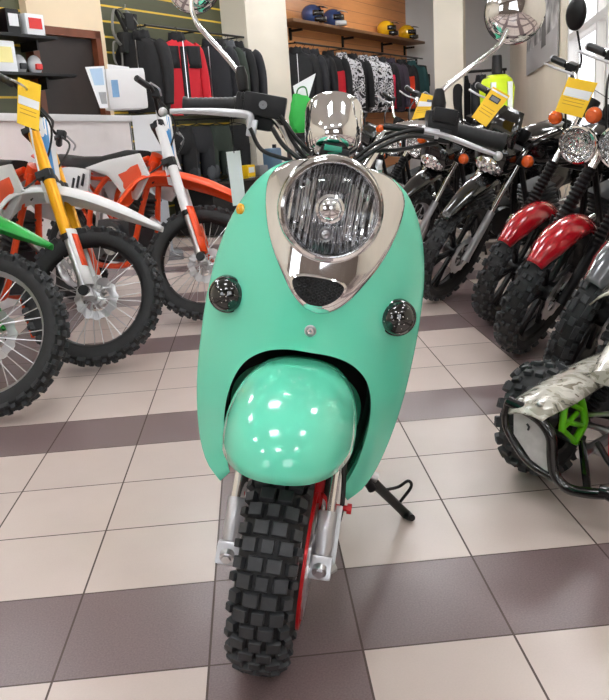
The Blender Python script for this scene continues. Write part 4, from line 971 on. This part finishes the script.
# ================================================================ COUNTER, SHELF AND WALL GOODS ON THE LEFT
A = atz(0, 113, 1.23); B = atz(132, 115.6, 1.23); A.z = B.z = 0; dc = (B-A).normalized(); nc = V((dc.y, -dc.x, 0))
cm = pbr('counter_white', S(247, 240, 240), .45, var=.02); ca = math.atan2(dc.y, dc.x)
L_c = (B-A).length+.42; cc = (A-dc*.42+B)/2-nc*.17
t = thing('sales_counter', 'long white sales counter behind the dirt bikes', 'counter', cc, (0, 0, ca))
MB().box((0, 0, .59), (L_c, .30, 1.18), b=.006).build('body', cm, t, smooth=False)
MB().box((0, -.01, 1.205), (L_c+.04, .35, .05), b=.008).build('countertop', white, t)
MB().box((L_c/2-.03, -.153, .59), (.012, .008, 1.16)).build('edge_strip', grey, t, smooth=False)
def card(name, label, cat, corners, d, mat, decals=(), th=.006, d2=None):
    """upright sheet given by its four picture corners at a real distance"""
    d2 = d2 or d; D = [d, d2, d2, d]
    P = [at(x, y, k) for (x, y), k in zip(corners, D)]; o = P[3]; t = thing(name, label, cat, o); I = Matrix.Translation(-o)
    n = (P[1]-P[0]).cross(P[3]-P[0]).normalized()
    if n.dot(CAM-o) < 0: n = -n
    def q(u, v): return P[0].lerp(P[1], u).lerp(P[3].lerp(P[2], u), v)
    def slab(u0, u1, v0, v1, h0, h1):
        a = [q(u0, v0), q(u1, v0), q(u1, v1), q(u0, v1)]
        return MB().loft([[p+n*h0 for p in a], [p+n*h1 for p in a]], M=I)
    c = slab(0, 1, 0, 1, -th, 0).build('panel', mat, t, smooth=False)
    for nm, m, u0, u1, v0, v1 in decals: slab(u0, u1, v0, v1, 0, .002).build(nm, m, c, smooth=False)
    return t
skyp = pbr('pale_blue_print', S(176, 204, 232), .5); greyp = pbr('grey_print', S(150, 152, 156), .5); greenp = pbr('pale_green_print', S(150, 210, 190), .5)
card('brochure_display', 'white brochure display with blue picture leaning on the counter end', 'display', [(85, 67), (104, 66), (108, 108), (100, 108)], 5.7, paper, [('blue_picture', skyp, .2, .9, .05, .45), ('grey_picture', greyp, .35, .95, .62, .9)])
card('brochure_display', 'white card with pale blue print standing behind the white plastic box', 'display', [(107, 64), (129, 67), (131, 84), (111, 84)], 6.15, paper, [('blue_print', blueprint, .45, .85, .2, .5)])
bx = at(127, 110, 5.9)
t = thing('plastic_box', 'white rounded plastic box standing on the right counter end', 'box', bx, (0, 0, ca-.9))
MB().box((0, 0, .145), (.30, .16, .29), b=.035).build('body', white, t)
MB().box((0, 0, .275), (.285, .145, .03), b=.012).build('lid', pbr('translucent_white', S(244, 246, 250), .25), t)
MB().box((-.09, -.081, .15), (.05, .003, .12)).build('label_print', blueprint, t, smooth=False)
st_ = at(149, 138, 6.6); st_.z = 0
t = thing('brochure_stand', 'grey floor stand with pale green leaflet beside the counter end', 'stand', st_, (0, 0, ca-1.2))
MB().box((0, 0, .03), (.36, .30, .06), b=.01).build('base', grey, t)
MB().box((0, 0, .60), (.20, .05, 1.10), b=.01).build('post', pbr('pale_grey_panel', S(176, 180, 188), .5), t)
MB().box((0, -.04, 1.06), (.24, .012, .30), b=.003, rx=-.12).build('leaflet', paper, t)
MB().box((.0, -.046, .98), (.16, .012, .07), rx=-.12).build('leaflet_print', greenp, t, smooth=False)
def wthing(name, label, cat, s, off, z, rz=0, group=None): return thing(name, label, cat, W(s, off, z), (0, 0, WA+rz), group)
# wall shelf with goods, far left
t = wthing('wall_shelf', 'short black shelf on the slatwall in front of the doorway', 'shelf', -2.25, 0, 1.60)
MB().box((.12, -.16, 0), (1.05, .32, .025), b=.004).build('board', blackp, t); MB().box((-.25, -.10, -.06), (.02, .20, .10)).build('bracket', blackp, t); MB().box((.40, -.10, -.06), (.02, .20, .10)).build('bracket', blackp, t)
t = wthing('wall_shelf', 'upper black shelf on the slatwall in the top left corner', 'shelf', -2.15, 0, 1.90)
MB().box((0, -.16, 0), (.75, .32, .025), b=.004).build('board', blackp, t); MB().box((.25, -.10, -.05), (.02, .20, .08)).build('bracket', blackp, t)
def carton(label, s, off, z, d, m1, m2=None, nm='carton'):
    t = wthing(nm, label, 'box', s, off, z); MB().box((0, 0, d[2]/2), d, b=.008).build('body', m1, t)
    if m2: MB().box((0, -d[1]/2-.002, d[2]*.55), (d[0]*.7, .004, d[2]*.5)).build('front_print', m2, t, smooth=False)
    return t
carton('black and white carton on the upper left shelf, middle one', -2.20, .18, 1.914, (.14, .2, .19), blackp, paper)
carton('white and red carton on the upper left shelf, rightmost one', -1.97, .18, 1.914, (.20, .2, .17), paper, redprint)
t = wthing('motorcycle_helmet', 'red and black helmet on the upper left shelf', 'helmet', -2.40, .18, 2.02)
MB().ball((0, 0, 0), (.10, .12, .105), 20).build('shell', red, t); MB().ball((0, -.035, .0), (.085, .095, .05), 16).build('visor', blackg, t)
carton('white carton with yellow print on the lower left shelf', -2.36, .18, 1.614, (.26, .2, .24), paper, pbr('pale_yellow_print', S(244, 232, 160), .6))
for i, (s_, m_, nm) in enumerate(((-2.10, dgrey, 'clear bag of dark parts on the lower left shelf'), (-1.93, redprint, 'clear bag of reddish parts at the right of the lower left shelf'))):
    t = wthing('parts_bag', nm, 'bag', s_, .16, 1.613); MB().ball((0, 0, .075), (.075, .05, .085), 14).build('bag', pbr('clear_film', S(200, 202, 206), .15, 0, 1), t); MB().box((0, -.035, .06), (.07, .05, .05), b=.015).build('contents', m_, t)
# harness
t = wthing('climbing_harness', 'grey and black strap harness hanging on the slatwall hook', 'harness', -.70, .10, 2.24)
strap = pbr('grey_webbing', S(120, 120, 116), .8); strapd = pbr('black_webbing', S(30, 30, 30), .8)
MB().tube([(0, .05, .02), (0, -.08, .02), (0, -.09, .05)], .006, 8).build('hook', steel, t)
MB().tube([(-.12, -.05, 0), (-.18, -.06, -.22), (-.05, -.08, -.34), (.0, -.06, -.08)], .017, 8, closed=True, k=6, sq=.35).build('strap', strap, t)
MB().tube([(.05, -.05, 0), (.12, -.07, -.20), (.24, -.06, -.36), (.20, -.06, -.12)], .017, 8, closed=True, k=6, sq=.35).build('strap', strap, t)
MB().tube([(-.10, -.04, 0), (.02, -.09, -.28), (.10, -.06, -.42), (.18, -.05, -.02)], .022, 8, k=6, sq=.4).build('waist_belt', strapd, t)
MB().tube([(-.18, -.05, -.30), (-.20, -.05, -.46), (-.12, -.06, -.55), (-.10, -.06, -.34)], .015, 8, closed=True, k=6, sq=.35).build('leg_loop', strap, t)
MB().box((.0, -.07, -.30), (.22, .09, .20), b=.04).box((.05, -.06, -.10), (.12, .07, .16), b=.03).build('pad', strapd, t)

# ---------------------------------------------------------------- clothes
def cloth(name, c, **k): return pbr(name, c, .8, bump=.35, bscale=18, **k)
CL = {n: cloth('cloth_'+n, S(*c)) for n, c in dict(black=(20, 20, 23), charcoal=(36, 37, 42), red=(196, 24, 40), orange=(226, 62, 26), teal=(34, 76, 78), grey=(84, 86, 90), magenta=(205, 26, 66), plum=(58, 48, 62), olive=(46, 56, 48)).items()}
CL['camo'] = m_camo('cloth_bw_camo', [S(20, 20, 24), S(60, 60, 66), S(226, 226, 230), S(20, 20, 24), S(200, 200, 206)], 9, .8)
HANG = pbr('hanger_black', S(20, 20, 20), .4)
def jacket(label, pos, rz, main, panel=None, sleeve=None, length=.70, group=None, wide=1, lower=None):
    t = thing('jacket', label, 'jacket', pos, (0, 0, rz), group); sleeve = sleeve or main
    n = 26
    def ring(z, w_, d, e=.75, yo=0): return [V((wide*w_*sgnpow(cos(2*pi*i/n), e), yo+d*sgnpow(sin(2*pi*i/n), e)+.006*sin(i*2.1+z*23), z+.006*sin(i*1.7))) for i in range(n)]
    MB().loft([ring(-.03, .055, .05), ring(-.06, .11, .07), ring(-.10, .195, .085), ring(-.16, .225, .095), ring(-.30, .225, .105), ring(-.50, .23, .10), ring(-length+.05, .235, .105), ring(-length, .225, .10)]).build('torso', main, t)
    for sg in (-1, 1):
        MB().tube([(sg*.175*wide, 0, -.115), (sg*.225*wide, -.005, -.17), (sg*.262*wide, -.012, -.33), (sg*.272*wide, -.035, -.50), (sg*.268*wide, -.055, -length+.06)], [.062, .07, .062, .052, .046], 14, k=5).build('sleeve', sleeve, t)
    c = MB().loft([ring(-.075, .10, .075, 1), ring(-.03, .085, .07, 1), ring(.02, .075, .06, 1)], cap=False).build('collar', panel or main, t, solid=.01)
    if panel:
        for sg in (-1, 1):
            MB().loft([[V((wide*sg*x, -.088-.016*(1 if z < -.2 else .6)*(1-abs(x-.13)/.3), z)) for x in (.05, .09, .13, .17, .205)] for z in (-.115, -.18, -.25, -.33)], cap=False, closed=False).build('shoulder_panel', panel, t, solid=.012)
        MB().box((0, -.108, -length/2-.05), (.075, .012, length-.14), b=.004).build('front_panel', panel, t)
    if lower:
        MB().loft([ring(-.26, .232, .112), ring(-.5, .238, .108), ring(-length+.04, .243, .112)], cap=False).build('lower_panel', lower, t, solid=.004)
    MB().box((0, -.112, -length/2-.02), (.008, .006, length-.10)).build('zip', steel, t, smooth=False)
    MB().tube([(-.17, 0, -.085), (-.04, 0, -.035), (0, 0, -.02), (.04, 0, -.035), (.17, 0, -.085)], .009, 8).tube([(0, 0, -.02), (0, 0, .03), (.015, 0, .055), (.0, 0, .075), (-.016, 0, .06)], .003, 6, k=3).build('hanger', HANG, t)
    return t
def trousers(label, pos, rz, main, length=.85, group=None, knee=None):
    t = thing('trousers', label, 'trousers', pos, (0, 0, rz), group); n = 20
    def ring(cx, z, w_, d): return [V((cx+w_*cos(2*pi*i/n), d*sin(2*pi*i/n)+.005*sin(i*2.3+z*19), z)) for i in range(n)]
    MB().loft([ring(0, 0, .17, .05), ring(0, -.10, .19, .085), ring(0, -.24, .20, .09), ring(0, -.28, .17, .07)]).build('waist', main, t)
    for sg in (-1, 1):
        l = MB().loft([ring(sg*.10, -.22, .095, .08), ring(sg*.105, -.45, .085, .075), ring(sg*.11, -length, .08, .065)]).build('trouser_leg', main, t)
        if knee: MB().ball((sg*.105, -.055, -.50), (.06, .035, .09), 14).build('knee_pad', knee, l)
    MB().tube([(-.16, 0, .0), (0, 0, .03), (.16, 0, .0)], .006, 6).tube([(0, 0, .03), (0, 0, .06), (.014, 0, .08)], .003, 6).build('hanger', HANG, t)
    return t
def wsx(px, off):   # distance along the wall where picture column px meets it at this offset
    q = ray(px, 90); p0 = PW+NW*off; k = ((p0-CAM).dot(NW))/q.dot(NW); return (CAM+q*k-PW).dot(DW)
# left rail and its clothes
t = wthing('clothes_rail', 'black clothes rail on the slatwall left of the cream pillar', 'rail', .28, 0, 2.10)
MB().tube([(-.85, -.30, 0), (.92, -.30, 0)], .012, 10).build('bar', blackm, t)
for x in (-.8, 0, .88): MB().tube([(x, -.02, 0), (x, -.30, 0)], .009, 8).build('arm', blackm, t)
JL = [(147, 'black', None, .75, 'black jacket hanging left of the red and black jacket', .74), (174, 'red', 'black', .05, 'red and black jacket on the slatwall rail', .78), (214, 'charcoal', None, .55, 'charcoal jacket hanging right beside the red and black jacket', .72),
      (222, 'olive', 'black', .5, 'dark olive jacket, second to the right of the red and black one', .74), (231, 'black', 'grey', .5, 'black jacket with grey shoulders left of the pillar', .72), (240, 'charcoal', 'black', .45, 'charcoal and black jacket touching the cream pillar', .70)]
for px, a, b_, rz, lab, ln in JL:
    s_ = wsx(px, .30); jacket(lab, W(s_, .40 if a == 'red' else .30, 2.02), WA-rz*1.5-.3, CL[a], CL[b_] if b_ else None, length=ln)
t = wthing('clothes_rail', 'lower black rail under the jackets left of the pillar', 'rail', .35, 0, 1.20)
MB().tube([(-.75, -.22, 0), (.85, -.22, 0)], .011, 10).build('bar', blackm, t)
for x in (-.7, .8): MB().tube([(x, -.02, 0), (x, -.22, 0)], .008, 8).build('arm', blackm, t)
for px, a, kn, lab in ((174, 'black', 'charcoal', 'black padded trousers below the red jacket'), (193, 'charcoal', 'grey', 'charcoal trousers with grey knees on the lower rail'), (213, 'olive', 'grey', 'dark olive trousers with round knee pads on the lower rail'), (231, 'black', None, 'plain black trousers on the lower rail beside the pillar')):
    trousers(lab, W(wsx(px, .22),   .22, 1.12), WA-.35, CL[a], .55, knee=CL[kn] if kn else None)
t = wthing('display_bench', 'low black display bench under the trousers', 'bench', .45, .62, 0)
MB().box((0, 0, .27), (1.9, .5, .50), b=.01).build('body', blackp, t); MB().box((0, 0, .535), (1.96, .56, .03), b=.006).build('top', blackg, t)
carton('small yellow carton on the black bench', .55, .62, .55, (.16, .12, .12), tagm, paper)
carton('small grey carton on the black bench beside the yellow carton', .80, .62, .55, (.18, .14, .10), grey, None)
t = wthing('fuel_can', 'dull blue plastic can on the bench near the pillar', 'can', 1.12, .62, .55)
MB().box((0, 0, .14), (.22, .14, .28), b=.03).build('body', pbr('dull_blue_plastic', S(96, 122, 146), .5), t); MB().cyl((.06, 0, .28), (.06, 0, .32), .025, 14).build('cap', blackp, t)
# orange wall: shelf, helmets, rail
t = wthing('wall_shelf', 'long brown shelf on the orange plank wall', 'shelf', 4.72, 0, 2.385)
MB().box((0, -.17, 0), (4.75, .34, .04), b=.005).build('board', pbr('shelf_brown', S(120, 84, 54), .5, var=.15), t)
for x in (-1.9, -.3, 1.2, 2.2): MB().box((x, -.10, -.07), (.03, .20, .03)).box((x, -.015, -.11), (.03, .03, .16)).build('bracket', blackp, t)
def helmet(label, px, main, trim, rz):
    t = wthing('motorcycle_helmet', label, 'helmet', wsx(px, .19), .19, 2.407, rz)
    MB().ball((0, 0, .125), (.125, .15, .128), 24, a=0, b=pi*.82).build('shell', main, t)
    MB().loft([[V((.118*cos(a), -.05-.12*sin(a), z)) for a in [pi*i/14 for i in range(15)]] for z in (.09, .16)], cap=False, closed=False).build('visor', blackg, t, solid=.006)
    MB().loft([[V((.10*cos(a), -.07-.13*sin(a), z)) for a in [pi*i/14 for i in range(15)]] for z in (.015, .075)], cap=False, closed=False).build('chin_bar', trim, t, solid=.02)
    MB().loft([[V((x, -.10-dy, .20-dz)) for x in (-.09, -.045, 0, .045, .09)] for dy, dz in ((0, 0), (.05, -.005), (.11, .01))], cap=False, closed=False).build('peak', trim, t, solid=.008)
blu = pbr('helmet_blue', S(52, 76, 128), .15, 0, 1); whp = pbr('helmet_white', S(226, 228, 232), .2, 0, 1); yelh = pbr('helmet_yellow', S(228, 176, 20), .2, 0, 1)
helmet('blue helmet on the brown shelf, nearest the pillar', 316, blu, blackg, .2); helmet('blue helmet with white chin on the brown shelf, second from the pillar', 336, blu, whp, .2)
helmet('yellow and black helmet on the brown shelf, left of the pair', 388, yelh, blackg, .2); helmet('yellow and black helmet at the far right end of the shelf', 408, yelh, blackg, .2)
t = wthing('clothes_rail', 'long black clothes rail on the orange plank wall', 'rail', 4.75, 0, 2.12)
MB().tube([(-2.3, -.28, 0), (2.35, -.28, 0)], .013, 10).build('bar', blackm, t)
for x in (-2.25, -.8, .7, 2.2): MB().tube([(x, -.02, 0), (x, -.28, 0)], .009, 8).build('arm', blackm, t)
JC = [(298, 'black', None, None, 'black jacket nearest the pillar on the long rail'), (306, 'charcoal', None, None, 'charcoal jacket second from the pillar on the long rail'), (315, 'black', 'charcoal', None, 'black jacket with charcoal shoulders left of the red one, long rail'), (330, 'black', None, 'red', 'black jacket with a red lower half on the long rail'),
      (343, 'camo', None, None, 'black and white camouflage jacket right of the red one'), (353, 'black', None, None, 'black jacket between the two groups of camouflage jackets'), (364, 'camo', None, None, 'black and white camouflage jacket in the middle of the long rail'), (374, 'camo', None, None, 'camouflage jacket just left of the magenta jacket'),
      (382, 'black', None, 'magenta', 'black jacket with a magenta lower half on the long rail'), (391, 'plum', None, None, 'dark plum jacket left of the orange one on the long rail'), (402, 'black', None, 'orange', 'black jacket with an orange lower half on the long rail'), (412, 'teal', None, None, 'dark teal jacket near the end of the long rail')]
for px, a, b_, lo, lab in JC:
    jacket(lab, W(wsx(px, .28), .28, 2.04), WA-.85+.12*((px*7) % 5-2)/2, CL[a], CL[b_] if b_ else None, length=.82, lower=CL[lo] if lo else None, wide=1.0)
s_ = wsx(424, .28)
t = wthing('backpack', 'black rounded backpack hanging at the right end of the long rail', 'backpack', wsx(420, .28), .28, 2.0)
MB().box((.0, 0, -.20), (.34, .20, .42), b=.09).build('body', CL['charcoal'], t); MB().box((0, -.12, -.26), (.24, .08, .22), b=.035).build('pocket', CL['black'], t); MB().tube([(-.08, .08, .0), (0, .05, .12), (.08, .08, 0)], .012, 8, k=4).build('strap', CL['black'], t)
# far corner: coat rack, vest bust, poster
pr_ = at(481, 72, 11.2)
t = thing('clothes_rail', 'free standing black rack between the far pillar and the vest', 'rail', (pr_.x, pr_.y, 0), (0, 0, -.1))
MB().tube([(-.36, 0, 1.66), (.36, 0, 1.66)], .02, 10).build('bar', blackm, t)
for x in (-.33, .33): MB().tube([(x, 0, 1.66), (x, 0, .02)], .016, 8).tube([(x, -.22, .02), (x, .22, .02)], .016, 8).build('upright', blackm, t)
for i, (x, c_, lab) in enumerate(((-.26, 'black', 'black coat on the far rack next to the pillar'), (.0, 'charcoal', 'charcoal coat in the middle of the far rack'), (.26, 'black', 'black coat on the far rack next to the vest'))):
    jacket(lab, (pr_.x+x, pr_.y, 1.585), .95, CL[c_], length=.75)
pv = at(497, 118, 8.3)
hv = pbr('fluorescent_yellow', S(214, 240, 30), .6); refl = pbr('reflective_tape', S(214, 218, 214), .35, .3)
t = thing('mannequin', 'black bust wearing a fluorescent yellow vest behind the motorcycles', 'mannequin', (pv.x, pv.y, 0), (0, 0, .1))
MB().cyl((0, 0, .02), (0, 0, .95), .03, 14).cyl((0, 0, 0), (0, 0, .03), .18, 24).build('stand', blackm, t)
n_ = 26
def vr(z, a, b): return [V((a*cos(2*pi*i/n_), b*sin(2*pi*i/n_), z)) for i in range(n_)]
MB().loft([vr(.92, .15, .10), vr(1.1, .155, .105), vr(1.30, .175, .11), vr(1.40, .14, .09), vr(1.44, .055, .055), vr(1.60, .05, .05), vr(1.62, .045, .045)]).build('bust', blackp, t)
vv = MB().loft([vr(.90, .165, .115), vr(1.1, .168, .118), vr(1.30, .188, .122), vr(1.38, .155, .105), vr(1.425, .09, .075)], cap=False).build('vest', hv, t, solid=.008)
MB().loft([vr(1.02, .173, .123), vr(1.07, .174, .124)], cap=False).build('reflective_band', refl, vv, solid=.004); MB().box((.09, -.118, 1.2), (.05, .03, .30)).box((-.09, -.118, 1.2), (.05, .03, .30)).build('reflective_strap', refl, vv)
def m_poster():
    m = bpy.data.materials.new('bw_poster'); m.use_nodes = True; nt = m.node_tree; b = nt.nodes['Principled BSDF']; L = nt.links.new
    tc = nt.nodes.new('ShaderNodeTexCoord'); mp = nt.nodes.new('ShaderNodeMapping'); mp.inputs['Scale'].default_value = (1.1, 1, 1.5); L(tc.outputs['Object'], mp.inputs[0])
    n = nt.nodes.new('ShaderNodeTexNoise'); n.inputs['Scale'].default_value = 2.2; n.inputs['Detail'].default_value = 7; n.inputs['Distortion'].default_value = .5; L(mp.outputs[0], n.inputs['Vector'])
    r = nt.nodes.new('ShaderNodeValToRGB'); r.color_ramp.elements[0].position = .36; r.color_ramp.elements[0].color = S(70, 70, 72); r.color_ramp.elements[1].position = .66; r.color_ramp.elements[1].color = S(214, 214, 214)
    L(n.outputs['Fac'], r.inputs['Fac']); L(r.outputs['Color'], b.inputs['Base Color']); b.inputs['Roughness'].default_value = .5
    return m
pa, pb_ = V((*RW(10.6), 0)), V((*RW(7.05), 0)); pd = (pb_-pa).normalized(); pn = V((pd.y, -pd.x, 0))
if pn.x > 0: pn = -pn
t = thing('poster', 'large black and white photo poster on the right wall', 'poster', (pa+pb_)/2+pn*.075+V((0, 0, 2.32)), (0, 0, math.atan2(pd.y, pd.x)))
MB().box((0, 0, 0), ((pb_-pa).length, .012, 1.50)).build('print', m_poster(), t, smooth=False)
pg = MB()
sgn_ = 1 if (Matrix.Rotation(math.atan2(pd.y, pd.x), 3, 'Z') @ V((0, 1, 0))).dot(pn) > 0 else -1
pg.box((0, sgn_*.008, -.60), ((pb_-pa).length, .004, .30)); pg.build('street_print', pbr('print_light_grey', S(176, 176, 178), .5), t, smooth=False)
MB().loft([[V((x, sgn_*.009, z)) for x, z in ((.25, -.55), (.75, -.55), (.62, -.05), (.66, .25), (.50, .40), (.36, .25), (.40, -.05))], [V((x, sgn_*.012, z)) for x, z in ((.25, -.55), (.75, -.55), (.62, -.05), (.66, .25), (.50, .40), (.36, .25), (.40, -.05))]]).build('figure_print', pbr('print_dark_grey', S(84, 84, 86), .5), t, smooth=False)
# ---------------------------------------------------------------- green bag and paper on a pedestal behind the speedometer
pc = at(304, 132, 6.3); gz = pc.z
t = thing('display_pedestal', 'dark pedestal behind the speedometer carrying a green bag', 'pedestal', (pc.x, pc.y, 0), (0, 0, .1))
MB().box((0, 0, .02), (.34, .34, .04), b=.006).build('base', blackp, t); MB().box((0, 0, gz/2), (.26, .26, gz-.02), b=.006).build('column', dgrey, t); MB().box((0, 0, gz-.02), (.32, .32, .03), b=.005).build('top', blackp, t)
t = thing('bag', 'bright green soft bag standing left of the chrome speedometer', 'bag', (pc.x, pc.y, gz-.004), (0, 0, .1))
MB().loft([rr_ring for rr_ring in [[V((a*sgnpow(cos(2*pi*i/28), .6)+.012*sin(i*1.9+z*30)+z*.0, b_*sgnpow(sin(2*pi*i/28), .6), z+(.03*cos(2*pi*i/28+2.5) if z > .2 else 0))) for i in range(28)] for z, a, b_ in ((0, .09, .07), (.03, .105, .08), (.12, .105, .075), (.21, .085, .05), (.27, .06, .02))]]).build('body', pbr('bright_green_fabric', S(40, 176, 66), .6), t)
MB().tube([(-.05, 0, .24), (-.03, -.02, .33), (.03, -.02, .34), (.05, 0, .25)], .006, 8, k=5).build('handle', pbr('dark_green_strap', S(20, 110, 40), .6), t)
card('paper_sheet', 'tilted white paper sheet tucked into the green bag', 'paper', [(293, 86), (316, 73), (306, 106), (298, 110)], 6.32, paper)

# ---------------------------------------------------------------- world and view
w = bpy.data.worlds.new('world'); bpy.context.scene.world = w; w.use_nodes = True
nt = w.node_tree; bg = nt.nodes['Background']
bg.inputs[0].default_value = (.93, .97, 1, 1); bg.inputs[1].default_value = 3.2
vs_ = bpy.context.scene.view_settings
bpy.context.scene.display_settings.display_device = 'sRGB'
vs_.view_transform = 'Standard'; vs_.look = 'None'; vs_.gamma = 1; vs_.use_curve_mapping = False; vs_.exposure = 0.5
